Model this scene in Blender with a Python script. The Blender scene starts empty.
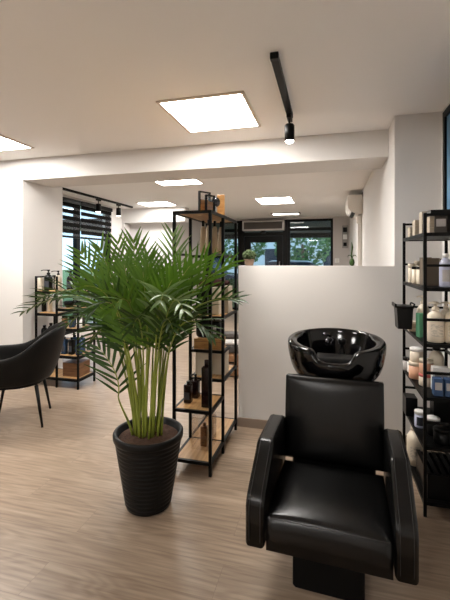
import bpy, bmesh, math, random
from mathutils import Vector, Matrix
random.seed(7)
scn = bpy.context.scene
COL = scn.collection
PI = math.pi

# ------------------------------------------------------------------ camera constants
EYE = 1.4
FPX = 385.0
HORIZON = 260.0
_h = math.hypot(103, FPX)
SN, CS = 103 / _h, FPX / _h

def wx(px, y):
    """x of the vertical line seen at picture column px, on the plane of depth y"""
    t = (px - 225) / FPX
    d = y / (CS + t * SN)
    return -d * SN + t * d * CS

def wp(px, py, y):
    t = (px - 225) / FPX
    d = y / (CS + t * SN)
    return Vector((-d * SN + t * d * CS, y, EYE - (py - HORIZON) / FPX * d))

# ------------------------------------------------------------------ materials
def lin(c):
    c /= 255.0
    return c / 12.92 if c <= .04045 else ((c + .055) / 1.055) ** 2.4

def rgb(r, g, b):
    return (lin(r), lin(g), lin(b), 1)

def newmat(name):
    m = bpy.data.materials.new(name)
    m.use_nodes = True
    nt = m.node_tree
    b = nt.nodes['Principled BSDF']
    return m, nt, b

def N(nt, kind, **kw):
    n = nt.nodes.new(kind)
    for k, v in kw.items():
        if k in n.inputs.keys():
            n.inputs[k].default_value = v
        else:
            setattr(n, k, v)
    return n

def mat(name, c, rough=.5, metal=0, var=.06, scale=12, bump=0, bscale=80, spec=.5, coat=0):
    m, nt, b = newmat(name)
    L = nt.links
    tc = N(nt, 'ShaderNodeTexCoord')
    no = N(nt, 'ShaderNodeTexNoise', Scale=scale, Detail=4.0)
    L.new(tc.outputs['Object'], no.inputs['Vector'])
    mx = N(nt, 'ShaderNodeMix', data_type='RGBA')
    mx.inputs[6].default_value = tuple(min(1, v * (1 + var)) for v in c[:3]) + (1,)
    mx.inputs[7].default_value = tuple(v * (1 - var) for v in c[:3]) + (1,)
    L.new(no.outputs['Fac'], mx.inputs[0])
    L.new(mx.outputs[2], b.inputs['Base Color'])
    b.inputs['Roughness'].default_value = rough
    b.inputs['Metallic'].default_value = metal
    b.inputs['Specular IOR Level'].default_value = spec
    b.inputs['Coat Weight'].default_value = coat
    b.inputs['Coat Roughness'].default_value = .05
    if bump:
        n2 = N(nt, 'ShaderNodeTexNoise', Scale=bscale, Detail=3.0)
        L.new(tc.outputs['Object'], n2.inputs['Vector'])
        bp = N(nt, 'ShaderNodeBump', Strength=bump, Distance=.004)
        L.new(n2.outputs['Fac'], bp.inputs['Height'])
        L.new(bp.outputs[0], b.inputs['Normal'])
    return m

def wood(name, c1, c2, stretch=(1, 14, 14), scale=3.0, rough=.5):
    m, nt, b = newmat(name)
    L = nt.links
    tc = N(nt, 'ShaderNodeTexCoord')
    mp = N(nt, 'ShaderNodeMapping')
    mp.inputs['Scale'].default_value = stretch
    L.new(tc.outputs['Object'], mp.inputs['Vector'])
    no = N(nt, 'ShaderNodeTexNoise', Scale=scale, Detail=6.0, Distortion=.6)
    L.new(mp.outputs[0], no.inputs['Vector'])
    cr = N(nt, 'ShaderNodeValToRGB')
    cr.color_ramp.elements[0].position = .3
    cr.color_ramp.elements[0].color = c1
    cr.color_ramp.elements[1].position = .7
    cr.color_ramp.elements[1].color = c2
    L.new(no.outputs['Fac'], cr.inputs[0])
    L.new(cr.outputs[0], b.inputs['Base Color'])
    b.inputs['Roughness'].default_value = rough
    return m

def floor_material():
    m, nt, b = newmat('oak_vinyl_planks')
    L = nt.links
    tc = N(nt, 'ShaderNodeTexCoord')
    br = N(nt, 'ShaderNodeTexBrick', Scale=1.0)
    br.inputs['Color1'].default_value = (0, 0, 0, 1)
    br.inputs['Color2'].default_value = (1, 1, 1, 1)
    br.inputs['Mortar'].default_value = (.5, .5, .5, 1)
    br.inputs['Mortar Size'].default_value = .0012
    br.inputs['Mortar Smooth'].default_value = .3
    br.inputs['Brick Width'].default_value = 1.25
    br.inputs['Row Height'].default_value = .19
    br.offset = .37
    L.new(tc.outputs['Object'], br.inputs['Vector'])
    # shift the grain from plank to plank
    sep = N(nt, 'ShaderNodeSeparateColor')
    L.new(br.outputs['Color'], sep.inputs[0])
    cmb = N(nt, 'ShaderNodeCombineXYZ')
    ml = N(nt, 'ShaderNodeMath', operation='MULTIPLY')
    ml.inputs[1].default_value = 9.0
    L.new(sep.outputs[0], ml.inputs[0])
    L.new(ml.outputs[0], cmb.inputs[2])
    L.new(ml.outputs[0], cmb.inputs[0])
    add = N(nt, 'ShaderNodeVectorMath', operation='ADD')
    L.new(tc.outputs['Object'], add.inputs[0])
    L.new(cmb.outputs[0], add.inputs[1])
    mp = N(nt, 'ShaderNodeMapping')
    mp.inputs['Scale'].default_value = (.8, 4.2, 1)
    L.new(add.outputs[0], mp.inputs['Vector'])
    # cathedral figure: distance-like rings of a stretched noise
    n1 = N(nt, 'ShaderNodeTexNoise', Scale=1.15, Detail=2.0, Distortion=.35)
    L.new(mp.outputs[0], n1.inputs['Vector'])
    k = N(nt, 'ShaderNodeMath', operation='MULTIPLY')
    k.inputs[1].default_value = 85.0
    L.new(n1.outputs['Fac'], k.inputs[0])
    sn = N(nt, 'ShaderNodeMath', operation='SINE')
    L.new(k.outputs[0], sn.inputs[0])
    mp2 = N(nt, 'ShaderNodeMapping')
    mp2.inputs['Scale'].default_value = (2.2, 38, 1)
    L.new(add.outputs[0], mp2.inputs['Vector'])
    n2 = N(nt, 'ShaderNodeTexNoise', Scale=1.6, Detail=5.0)
    L.new(mp2.outputs[0], n2.inputs['Vector'])
    mr = N(nt, 'ShaderNodeMapRange')
    mr.inputs[1].default_value = -1
    mr.inputs[2].default_value = 1
    mr.inputs[3].default_value = 0
    mr.inputs[4].default_value = .10
    L.new(sn.outputs[0], mr.inputs[0])
    s2 = N(nt, 'ShaderNodeMath', operation='MULTIPLY_ADD')
    s2.inputs[1].default_value = .8
    L.new(n2.outputs['Fac'], s2.inputs[0])
    L.new(mr.outputs[0], s2.inputs[2])
    cr = N(nt, 'ShaderNodeValToRGB')
    cr.color_ramp.elements[0].position = .22
    cr.color_ramp.elements[0].color = rgb(122, 103, 86)
    cr.color_ramp.elements[1].position = .85
    cr.color_ramp.elements[1].color = rgb(182, 162, 141)
    L.new(s2.outputs[0], cr.inputs[0])
    mx = N(nt, 'ShaderNodeMix', data_type='RGBA', blend_type='MULTIPLY')
    mr2 = N(nt, 'ShaderNodeMapRange')
    mr2.inputs[3].default_value = .9
    mr2.inputs[4].default_value = 1.06
    L.new(sep.outputs[0], mr2.inputs[0])
    mx.inputs[0].default_value = 1
    L.new(cr.outputs[0], mx.inputs[6])
    L.new(mr2.outputs[0], mx.inputs[7])
    mx2 = N(nt, 'ShaderNodeMix', data_type='RGBA')
    mx2.inputs[7].default_value = rgb(105, 86, 72)
    sc = N(nt, 'ShaderNodeMath', operation='MULTIPLY')
    sc.inputs[1].default_value = .55
    L.new(br.outputs['Fac'], sc.inputs[0])
    L.new(sc.outputs[0], mx2.inputs[0])
    L.new(mx.outputs[2], mx2.inputs[6])
    L.new(mx2.outputs[2], b.inputs['Base Color'])
    b.inputs['Roughness'].default_value = .36
    bp = N(nt, 'ShaderNodeBump', Strength=.12, Distance=.002)
    L.new(s2.outputs[0], bp.inputs['Height'])
    L.new(bp.outputs[0], b.inputs['Normal'])
    return m

def emit(name, c, s):
    m = bpy.data.materials.new(name)
    m.use_nodes = True
    nt = m.node_tree
    nt.nodes.clear()
    e = N(nt, 'ShaderNodeEmission')
    e.inputs[0].default_value = c
    e.inputs[1].default_value = s
    o = N(nt, 'ShaderNodeOutputMaterial')
    nt.links.new(e.outputs[0], o.inputs[0])
    return m

def glass(name, tint=(1, 1, 1, 1), refl=1.0, ior=1.45):
    m = bpy.data.materials.new(name)
    m.use_nodes = True
    nt = m.node_tree
    nt.nodes.clear()
    t = N(nt, 'ShaderNodeBsdfTransparent')
    t.inputs[0].default_value = tint
    g = N(nt, 'ShaderNodeBsdfGlossy')
    g.inputs['Roughness'].default_value = .02
    f = N(nt, 'ShaderNodeLayerWeight')
    pw = N(nt, 'ShaderNodeMath', operation='POWER')
    pw.inputs[1].default_value = 4.0
    mu = N(nt, 'ShaderNodeMath', operation='MULTIPLY_ADD')
    mu.inputs[1].default_value = .45 * refl
    mu.inputs[2].default_value = .04 * refl
    mi = N(nt, 'ShaderNodeMixShader')
    o = N(nt, 'ShaderNodeOutputMaterial')
    L = nt.links
    L.new(f.outputs['Facing'], pw.inputs[0])
    L.new(pw.outputs[0], mu.inputs[0])
    L.new(mu.outputs[0], mi.inputs[0])
    L.new(t.outputs[0], mi.inputs[1])
    L.new(g.outputs[0], mi.inputs[2])
    L.new(mi.outputs[0], o.inputs[0])
    return m

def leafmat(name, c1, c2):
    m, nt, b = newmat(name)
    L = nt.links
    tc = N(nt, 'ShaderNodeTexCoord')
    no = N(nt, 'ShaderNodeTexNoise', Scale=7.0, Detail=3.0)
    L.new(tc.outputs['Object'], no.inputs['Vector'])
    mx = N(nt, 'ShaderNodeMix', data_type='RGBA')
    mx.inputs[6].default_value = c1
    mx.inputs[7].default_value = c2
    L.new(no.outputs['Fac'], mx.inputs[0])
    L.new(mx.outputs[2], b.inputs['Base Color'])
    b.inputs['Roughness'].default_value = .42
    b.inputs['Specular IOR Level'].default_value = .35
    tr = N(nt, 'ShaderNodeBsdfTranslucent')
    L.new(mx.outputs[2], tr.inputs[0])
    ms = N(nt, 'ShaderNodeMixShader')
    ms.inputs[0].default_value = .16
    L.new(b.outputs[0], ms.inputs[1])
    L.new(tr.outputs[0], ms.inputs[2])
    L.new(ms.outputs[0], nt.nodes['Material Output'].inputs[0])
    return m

M = {}
M['wall'] = mat('white_wall_paint', rgb(212, 209, 206), .8, var=.012, scale=3, bump=.08, bscale=120)
M['ceiling'] = mat('ceiling_paint', rgb(238, 236, 234), .85, var=.012, scale=2)
M['grey_wall'] = mat('grey_wall_paint', rgb(190, 184, 180), .8, var=.012, scale=3)
M['floor'] = floor_material()
M['skirting'] = mat('taupe_skirting', rgb(136, 121, 108), .5, var=.05)
M['white_trim'] = mat('white_trim', rgb(228, 222, 216), .5, var=.01)
M['black_metal'] = mat('black_powder_coat', rgb(7, 7, 7), .42, var=.1, spec=.14)
M['dark_frame'] = mat('dark_aluminium', rgb(12, 11, 10), .45, var=.05, spec=.15)
M['oak'] = wood('oak_board', rgb(150, 112, 68), rgb(190, 150, 100), (16, 1.2, 16))
M['oak_box'] = wood('oak_box', rgb(146, 104, 56), rgb(192, 146, 86), (3, 1, 14))
M['oak_dark'] = wood('brown_crate', rgb(92, 62, 38), rgb(140, 98, 62), (2, 2, 16))
M['leather'] = mat('black_leather', rgb(9, 9, 9), .27, var=.12, scale=20, bump=.10, bscale=260, spec=.32)
M['stitch'] = mat('grey_thread', rgb(44, 42, 41), .7)
M['chair_skin'] = mat('charcoal_leatherette', rgb(15, 14, 13), .5, var=.06, scale=20, bump=.08, bscale=300, spec=.14)
M['gloss_black'] = mat('black_ceramic', rgb(4, 4, 5), .1, var=.05, spec=.4)
M['chrome'] = mat('dark_chrome', rgb(84, 84, 88), .15, 1.0, var=.02)
M['pot'] = mat('black_ribbed_plastic', rgb(15, 15, 15), .42, var=.08, scale=10, spec=.2)
M['soil'] = mat('potting_soil', rgb(66, 42, 27), .95, var=.85, scale=70, bump=1.0, bscale=90)
M['stem'] = mat('palm_cane', rgb(124, 134, 48), .45, var=.3, scale=14)
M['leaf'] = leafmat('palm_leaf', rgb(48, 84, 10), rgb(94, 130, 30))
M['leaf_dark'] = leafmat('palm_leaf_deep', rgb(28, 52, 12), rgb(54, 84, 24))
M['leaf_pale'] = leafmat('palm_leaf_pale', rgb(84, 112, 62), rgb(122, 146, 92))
M['panel'] = emit('led_panel', (1, .965, .92, 1), 30.0)
M['bulb'] = emit('spot_lens', (1, .9, .78, 1), 40.0)
M['bulb_dim'] = emit('spot_lens_dim', (1, .9, .78, 1), 5.0)
M['panel_frame'] = mat('panel_frame', rgb(205, 190, 175), .5, var=.02)
M['glass'] = glass('window_glass', (.9, .95, .96, 1), 1.1)
M['clear'] = glass('clear_acrylic', (.96, .95, .94, 1), 1.6, 1.49)
M['blind'] = mat('dark_blind_fabric', rgb(14, 13, 12), .85, var=.08, scale=60, spec=.1)
def sheer():
    m, nt, b = newmat('sheer_blind')
    b.inputs['Base Color'].default_value = rgb(120, 120, 124)
    b.inputs['Roughness'].default_value = .9
    t = N(nt, 'ShaderNodeBsdfTransparent')
    ms = N(nt, 'ShaderNodeMixShader')
    ms.inputs[0].default_value = .82
    nt.links.new(b.outputs[0], ms.inputs[1])
    nt.links.new(t.outputs[0], ms.inputs[2])
    nt.links.new(ms.outputs[0], nt.nodes['Material Output'].inputs[0])
    return m
M['sheer'] = sheer()
M['brown_glass'] = mat('dark_brown_plastic', rgb(30, 14, 11), .25, var=.1, spec=.35)
M['black_plastic'] = mat('black_plastic', rgb(8, 8, 8), .32, var=.08, spec=.2)
M['cream'] = mat('cream_plastic', rgb(222, 210, 190), .4, var=.03)
M['cream2'] = mat('ivory_card', rgb(214, 203, 184), .7, var=.04)
M['white_pl'] = mat('white_plastic', rgb(228, 226, 224), .35, var=.02)
M['lilac'] = mat('pale_lilac_plastic', rgb(178, 182, 204), .35, var=.04)
M['green_card'] = mat('green_card', rgb(92, 158, 122), .6, var=.05)
M['taupe_card'] = mat('taupe_card', rgb(96, 84, 68), .65, var=.06)
M['grey_card'] = mat('grey_card', rgb(66, 60, 55), .65, var=.06)
M['stone_card'] = mat('stone_card', rgb(176, 164, 146), .7, var=.1, scale=40)
M['peach'] = mat('peach_tub', rgb(206, 158, 128), .45, var=.04)
M['pink'] = mat('pink_lid', rgb(196, 96, 88), .4, var=.05)
M['blue_card'] = mat('blue_card', rgb(46, 74, 112), .55, var=.08)
M['blue_liquid'] = mat('blue_plastic', rgb(44, 66, 92), .25, var=.1)
M['label_grey'] = mat('printed_label', rgb(170, 166, 164), .6, var=.15, scale=90)
def print_lines():
    m, nt, b = newmat('small_print')
    tc = N(nt, 'ShaderNodeTexCoord')
    mp = N(nt, 'ShaderNodeMapping')
    mp.inputs['Scale'].default_value = (60, 60, 150)
    no = N(nt, 'ShaderNodeTexNoise', Scale=1.0, Detail=2.0)
    cr = N(nt, 'ShaderNodeValToRGB')
    cr.color_ramp.elements[0].position = .42
    cr.color_ramp.elements[0].color = rgb(192, 183, 168)
    cr.color_ramp.elements[1].position = .56
    cr.color_ramp.elements[1].color = rgb(222, 211, 193)
    nt.links.new(tc.outputs['Object'], mp.inputs[0])
    nt.links.new(mp.outputs[0], no.inputs['Vector'])
    nt.links.new(no.outputs['Fac'], cr.inputs[0])
    nt.links.new(cr.outputs[0], b.inputs['Base Color'])
    b.inputs['Roughness'].default_value = .5
    return m
M['print_lines'] = print_lines()
M['label_dark'] = mat('printed_mark', rgb(46, 50, 58), .6, var=.3, scale=120)
M['tan'] = mat('tan_fibre', rgb(172, 152, 126), .75, var=.16, scale=30)
M['maroon'] = mat('maroon_cloth', rgb(64, 26, 24), .8, var=.2, scale=20, bump=.3, bscale=60)
M['moss'] = mat('boxwood_leaves', rgb(46, 62, 22), .8, var=.5, scale=50, bump=1.0, bscale=70)
M['terracotta'] = mat('taupe_pot', rgb(140, 116, 98), .75, var=.08)
M['ac'] = mat('ac_plastic', rgb(222, 216, 208), .4, var=.01)
M['steel'] = mat('brushed_steel', rgb(150, 146, 142), .4, .4, var=.04)
M['yellow'] = mat('yellow_tag', rgb(190, 200, 40), .6)
M['grass'] = mat('grass_ground', rgb(96, 120, 70), .95, var=.3, scale=2)
M['bark'] = mat('bark', rgb(90, 72, 56), .9, var=.2)
M['foliage'] = mat('tree_foliage', rgb(76, 116, 62), .8, var=.5, scale=6, bump=.6, bscale=20)
M['render_wall'] = mat('pale_render', rgb(208, 216, 226), .8, var=.03)
M['car_paint'] = mat('pale_car_paint', rgb(190, 200, 212), .25, var=.02)
M['car_dark'] = mat('dark_car_paint', rgb(40, 50, 66), .25, var=.02)
M['tyre'] = mat('tyre', rgb(24, 24, 24), .8)

def picture_material():
    m, nt, b = newmat('blue_print')
    L = nt.links
    tc = N(nt, 'ShaderNodeTexCoord')
    no = N(nt, 'ShaderNodeTexNoise', Scale=3.0, Detail=5.0, Distortion=.5)
    L.new(tc.outputs['Object'], no.inputs['Vector'])
    cr = N(nt, 'ShaderNodeValToRGB')
    cr.color_ramp.elements[0].position = .36
    cr.color_ramp.elements[0].color = rgb(34, 62, 92)
    cr.color_ramp.elements[1].position = .62
    cr.color_ramp.elements[1].color = rgb(116, 160, 196)
    L.new(no.outputs['Fac'], cr.inputs[0])
    L.new(cr.outputs[0], b.inputs['Base Color'])
    b.inputs['Roughness'].default_value = .3
    return m
M['print'] = picture_material()

# ------------------------------------------------------------------ mesh builder
class MB:
    def __init__(self):
        self.bm = bmesh.new()
        self.mats = []
        self.cur = 0

    def use(self, m):
        if m not in self.mats:
            self.mats.append(m)
        self.cur = self.mats.index(m)
        return self

    def _xf(self, vs, rot, loc):
        R = Matrix.Rotation(rot[0], 3, 'X')
        R = Matrix.Rotation(rot[1], 3, 'Y') @ R
        R = Matrix.Rotation(rot[2], 3, 'Z') @ R
        for v in vs:
            v.co = R @ v.co + Vector(loc)

    def box(self, c, s, bev=0, rot=(0, 0, 0), seg=1):
        r = bmesh.ops.create_cube(self.bm, size=1)
        vs = r['verts']
        for v in vs:
            v.co = Vector((v.co.x * s[0], v.co.y * s[1], v.co.z * s[2]))
        fs = set(f for v in vs for f in v.link_faces)
        if bev:
            es = list(set(e for v in vs for e in v.link_edges))
            bb = bmesh.ops.bevel(self.bm, geom=es, offset=min(bev, min(s) * .45), segments=seg, affect='EDGES', profile=.5)
            vs = list(set([v for f in bb['faces'] for v in f.verts] + [v for v in vs if v.is_valid]))
            fs = set(f for v in vs for f in v.link_faces)
        for f in fs:
            f.material_index = self.cur
            f.smooth = seg > 1
        self._xf(vs, rot, c)
        return vs

    def bx(self, x0, x1, y0, y1, z0, z1, bev=0, seg=1):
        return self.box(((x0 + x1) / 2, (y0 + y1) / 2, (z0 + z1) / 2), (x1 - x0, y1 - y0, z1 - z0), bev, seg=seg)

    def lathe(self, prof, loc=(0, 0, 0), seg=24, sx=1, sy=1, rot=(0, 0, 0), smooth=True):
        rings = []
        vs = []
        for r, z in prof:
            if r < 1e-6:
                v = self.bm.verts.new((0, 0, z))
                rings.append([v])
                vs.append(v)
            else:
                ring = [self.bm.verts.new((r * sx * math.cos(2 * PI * i / seg), r * sy * math.sin(2 * PI * i / seg), z)) for i in range(seg)]
                rings.append(ring)
                vs += ring
        for a, b in zip(rings, rings[1:]):
            for i in range(seg):
                j = (i + 1) % seg
                if len(a) == 1 and len(b) == 1:
                    continue
                if len(a) == 1:
                    f = self.bm.faces.new((a[0], b[j], b[i]))
                elif len(b) == 1:
                    f = self.bm.faces.new((a[i], a[j], b[0]))
                else:
                    f = self.bm.faces.new((a[i], a[j], b[j], b[i]))
                f.material_index = self.cur
                f.smooth = smooth
        for ring, flip in ((rings[0], True), (rings[-1], False)):
            if len(ring) > 1:
                f = self.bm.faces.new(ring[::-1] if flip else ring)
                f.material_index = self.cur
        self._xf(vs, rot, loc)
        return vs

    def tube(self, pts, r, seg=8, caps=True, radii=None):
        pts = [Vector(p) for p in pts]
        n = len(pts)
        prev = None
        rings = []
        up = Vector((0, 0, 1))
        nrm = None
        for i, p in enumerate(pts):
            t = (pts[min(i + 1, n - 1)] - pts[max(i - 1, 0)]).normalized()
            if nrm is None:
                nrm = t.cross(up)
                if nrm.length < 1e-3:
                    nrm = t.cross(Vector((1, 0, 0)))
                nrm.normalize()
            else:
                nrm = (nrm - t * nrm.dot(t)).normalized()
            bn = t.cross(nrm)
            rr = radii[i] if radii else r
            rings.append([self.bm.verts.new(p + (nrm * math.cos(2 * PI * k / seg) + bn * math.sin(2 * PI * k / seg)) * rr) for k in range(seg)])
        for a, b in zip(rings, rings[1:]):
            for i in range(seg):
                j = (i + 1) % seg
                f = self.bm.faces.new((a[i], a[j], b[j], b[i]))
                f.material_index = self.cur
                f.smooth = True
        if caps:
            for ring, fl in ((rings[0], True), (rings[-1], False)):
                f = self.bm.faces.new(ring[::-1] if fl else ring)
                f.material_index = self.cur

    def prism(self, poly, axis, a, b, bev=0, seg=2):
        """extrude a 2-D outline along an axis; poly in the two other axes"""
        def mk(p, t):
            if axis == 'X':
                return (t, p[0], p[1])
            if axis == 'Y':
                return (p[0], t, p[1])
            return (p[0], p[1], t)
        va = [self.bm.verts.new(mk(p, a)) for p in poly]
        vb = [self.bm.verts.new(mk(p, b)) for p in poly]
        n = len(poly)
        fs = [self.bm.faces.new(va), self.bm.faces.new(vb[::-1])]
        for i in range(n):
            fs.append(self.bm.faces.new((va[i], vb[i], vb[(i + 1) % n], va[(i + 1) % n])))
        bmesh.ops.recalc_face_normals(self.bm, faces=fs)
        if bev:
            es = list(set(e for f in fs[:2] for e in f.edges))
            bmesh.ops.bevel(self.bm, geom=es, offset=bev, segments=seg, affect='EDGES', profile=.5)
        for f in self.bm.faces:
            if f.material_index == 0 and self.cur:
                pass
        return fs

    def grid(self, rows, close_u=False, close_v=False, smooth=True):
        vr = [[self.bm.verts.new(p) for p in row] for row in rows]
        nr, nc = len(vr), len(vr[0])
        for i in range(nr if close_v else nr - 1):
            for j in range(nc if close_u else nc - 1):
                a, b = vr[i][j], vr[i][(j + 1) % nc]
                c, d = vr[(i + 1) % nr][(j + 1) % nc], vr[(i + 1) % nr][j]
                f = self.bm.faces.new((a, b, c, d))
                f.material_index = self.cur
                f.smooth = smooth
        return vr

    def build(self, name, m, parent=None, loc=(0, 0, 0), rot=(0, 0, 0), recalc=True, sub=0, smooth=None):
        if recalc:
            bmesh.ops.recalc_face_normals(self.bm, faces=self.bm.faces[:])
        me = bpy.data.meshes.new(name)
        if smooth is not None:
            for f in self.bm.faces:
                f.smooth = smooth
        self.bm.to_mesh(me)
        self.bm.free()
        if self.mats:
            for q in self.mats:
                me.materials.append(q)
        else:
            me.materials.append(m)
        o = bpy.data.objects.new(name, me)
        COL.objects.link(o)
        o.location = loc
        o.rotation_euler = rot
        if parent is not None:
            o.parent = parent
        if sub:
            md = o.modifiers.new('sub', 'SUBSURF')
            md.levels = sub
            md.render_levels = sub
        return o

def tag(o, label, cat, group=None):
    o['label'] = label
    o['category'] = cat
    if group:
        o['group'] = group
    return o

def empty(name, loc, rz, label, cat, group=None):
    o = bpy.data.objects.new(name, None)
    COL.objects.link(o)
    o.location = loc
    o.rotation_euler = (0, 0, rz)
    o.empty_display_size = .1
    return tag(o, label, cat, group)

def struct(name, mb, m, parent=None):
    o = mb.build(name, m, parent)
    if parent is None:
        o['kind'] = 'structure'
    return o

def copy_tree(o, parent=None):
    c = o.copy()
    COL.objects.link(c)
    if parent is not None:
        c.parent = parent
    for ch in list(o.children):
        copy_tree(ch, c)
    return c

def sbox(name, dims, m):
    b = MB()
    for d in (dims if isinstance(dims[0], tuple) else [dims]):
        b.bx(*d)
    return struct(name, b, m)

# ------------------------------------------------------------------ the setting
CEIL = 2.5
BACK = 10.15
sbox('floor', (-5.2, 1.2, -3.2, BACK + .2, -.1, 0), M['floor'])
sbox('ceiling', (-5.2, 1.2, -3.2, BACK + .2, CEIL, CEIL + .12), M['ceiling'])
sbox('wall_front', (-5.2, 1.2, -3.2, -3.05, 0, CEIL), M['wall'])
sbox('wall_left', (-5.2, -5.05, -3.05, 4.13, 0, CEIL), M['wall'])
sbox('wall_pier', (-5.05, -3.21, 3.48, 4.13, 0, CEIL), M['wall'])
sbox('beam', (-3.21, .49, 3.48, 3.93, 2.27, CEIL), M['wall'])
sbox('wall_half', (-.73, .49, 3.17, 3.30, 0, 1.352), M['wall'])
sbox('wall_column', (.49, .95, 3.17, 3.93, 0, CEIL), M['wall'])
sbox('wall_right', (.815, .95, -3.05, 3.17, 0, CEIL), M['wall'])
sbox('wall_passage', (.525, .7, 3.93, BACK, 0, CEIL), M['wall'])
LX = -4.3
WY0, WY1, WZ0, WZ1 = 5.45, 7.03, .12, 2.455
sbox('wall_side', [(LX - .2, LX, 4.13, WY0, 0, CEIL), (LX - .2, LX, WY1, 7.45, 0, CEIL),
                   (LX - .2, LX, WY0, WY1, 0, WZ0), (LX - .2, LX, WY0, WY1, WZ1, CEIL)], M['wall'])
sbox('wall_niche', [(LX - .2, -4.235, 7.45, 7.8, 0, CEIL), (-4.235, -2.85, 7.45, 7.7, 2.2, CEIL),
                    (-4.235, -3.2, 7.7, 7.8, 0, CEIL)], M['wall'])
sbox('wall_far', (-3.35, -3.2, 7.8, BACK + .12, 0, CEIL), M['grey_wall'])
sbox('wall_back', [(.125, .7, BACK, BACK + .15, 0, CEIL), (-3.2, .125, BACK, BACK + .15, 2.46, CEIL)], M['grey_wall'])
sbox('baseboard_half', (-.745, .49, 3.157, 3.17, 0, .075), M['skirting'])
sbox('baseboard_end', (-.745, -.73, 3.17, 3.30, 0, .075), M['skirting'])
sbox('baseboard_column', (.49, .815, 3.157, 3.17, 0, .075), M['skirting'])
sbox('baseboard_pier', [(-5.05, -3.198, 3.467, 3.48, 0, .06), (-3.21, -3.198, 3.48, 4.13, 0, .06)], M['white_trim'])
sbox('baseboard_passage', (.512, .525, 3.94, BACK - .02, 0, .075), M['skirting'])
sbox('baseboard_right', (.802, .815, -3.0, 3.15, 0, .075), M['skirting'])

# left window with its two lights
def frame_rect(b, x0, x1, y0, y1, z0, z1, t, axis):
    """four bars around a rectangle lying in the plane normal to axis"""
    if axis == 'X':
        b.bx(x0, x1, y0, y0 + t, z0, z1)
        b.bx(x0, x1, y1 - t, y1, z0, z1)
        b.bx(x0, x1, y0 + t, y1 - t, z0, z0 + t)
        b.bx(x0, x1, y0 + t, y1 - t, z1 - t, z1)
    else:
        b.bx(x0, x0 + t, y0, y1, z0, z1)
        b.bx(x1 - t, x1, y0, y1, z0, z1)
        b.bx(x0 + t, x1 - t, y0, y1, z0, z0 + t)
        b.bx(x0 + t, x1 - t, y0, y1, z1 - t, z1)

WYM = 5.99
b = MB()
frame_rect(b, LX - .1, LX - .02, WY0, WY1, WZ0, WZ1, .06, 'X')
b.bx(LX - .1, LX - .02, WYM - .05, WYM + .05, WZ0 + .06, WZ1 - .06)
win = struct('window_1', b, M['dark_frame'])
for y0, y1 in ((WY0 + .06, WYM - .05), (WYM + .05, WY1 - .06)):
    b = MB()
    b.bx(LX - .066, LX - .058, y0, y1, WZ0 + .06, WZ1 - .06)
    b.build('pane', M['glass'], win)

def roller_blind(y0, y1, label):
    r = empty('roller_blind', (LX - .005, (y0 + y1) / 2, WZ1), 0, label, 'blind', 'striped roller blinds')
    w = (y1 - y0) / 2
    b = MB()
    b.bx(-.02, .05, -w, w, -.075, .0, .008)
    b.build('head_box', M['black_plastic'], r)
    b = MB()
    z = -.075
    k = 0
    while z > -.63:
        hh = .068 if k % 2 == 0 else .045
        b.use(M['blind'] if k % 2 == 0 else M['sheer'])
        b.bx(.02, .022, -w + .005, w - .005, z - hh, z)
        z -= hh
        k += 1
    b.build('fabric', None, r)
    b = MB()
    b.bx(.008, .034, -w + .003, w - .003, z - .035, z, .006)
    b.build('bottom_rail', M['black_plastic'], r)
roller_blind(WY0 + .01, WYM - .012, 'narrow striped dark roller blind on the left half of the side window')
roller_blind(WYM + .012, WY1 - .01, 'wide striped dark roller blind on the right half of the side window')

# shop front at the back
def shop_window(name, x0, x1, transom=2.16, inner=.07):
    b = MB()
    frame_rect(b, x0, x1, BACK + .02, BACK + .1, .05, 2.46, inner, 'Y')
    b.bx(x0 + inner, x1 - inner, BACK + .02, BACK + .1, transom - .04, transom + .04)
    o = struct(name, b, M['dark_frame'])
    for z0, z1 in ((.05 + inner, transom - .04), (transom + .04, 2.46 - inner)):
        b = MB()
        b.bx(x0 + inner, x1 - inner, BACK + .056, BACK + .064, z0, z1)
        b.build('pane', M['glass'], o)
    return o
shop_window('window_2', -1.02, .125, 2.2, .06)
shop_window('window_3', -3.2, -2.3, 2.2, .06)
# entrance door with frame
b = MB()
frame_rect(b, -2.3, -1.02, BACK + .0, BACK + .12, 0, 2.46, .12, 'Y')
b.bx(-2.18, -1.14, BACK + .0, BACK + .12, 2.04, 2.14)
door = struct('door_1', b, M['dark_frame'])
b = MB()
frame_rect(b, -2.17, -1.15, BACK + .02, BACK + .09, .02, 2.03, .16, 'Y')
b.build('leaf_frame', M['dark_frame'], door)
b = MB(); b.bx(-2.01, -1.31, BACK + .05, BACK + .058, .18, 1.87); b.build('pane', M['glass'], door)
b = MB(); b.bx(-2.18, -1.14, BACK + .05, BACK + .058, 2.14, 2.34); b.build('transom_pane', M['glass'], door)
b = MB(); b.tube([(-1.23, BACK + .02, 1.05), (-1.23, BACK - .04, 1.05), (-1.23, BACK - .04, 1.35), (-1.23, BACK + .02, 1.35)], .012)
b.build('handle', M['steel'], door)

# air curtain over the door
r = empty('air_curtain', (-1.64, BACK - .01, 2.14), 0, 'grey boxed air curtain mounted above the glass entrance door', 'air curtain')
b = MB(); b.bx(-.55, .55, -.2, 0, .03, .29, .012); b.build('housing', M['grey_wall'], r)
b = MB(); b.bx(-.5, .5, -.215, -.2, .07, .25); b.build('grille', M['grey_card'], r)
b = MB(); b.bx(-.05, .06, -.19, -.03, -.03, .03, .008); b.build('sensor', M['black_plastic'], r)

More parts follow.
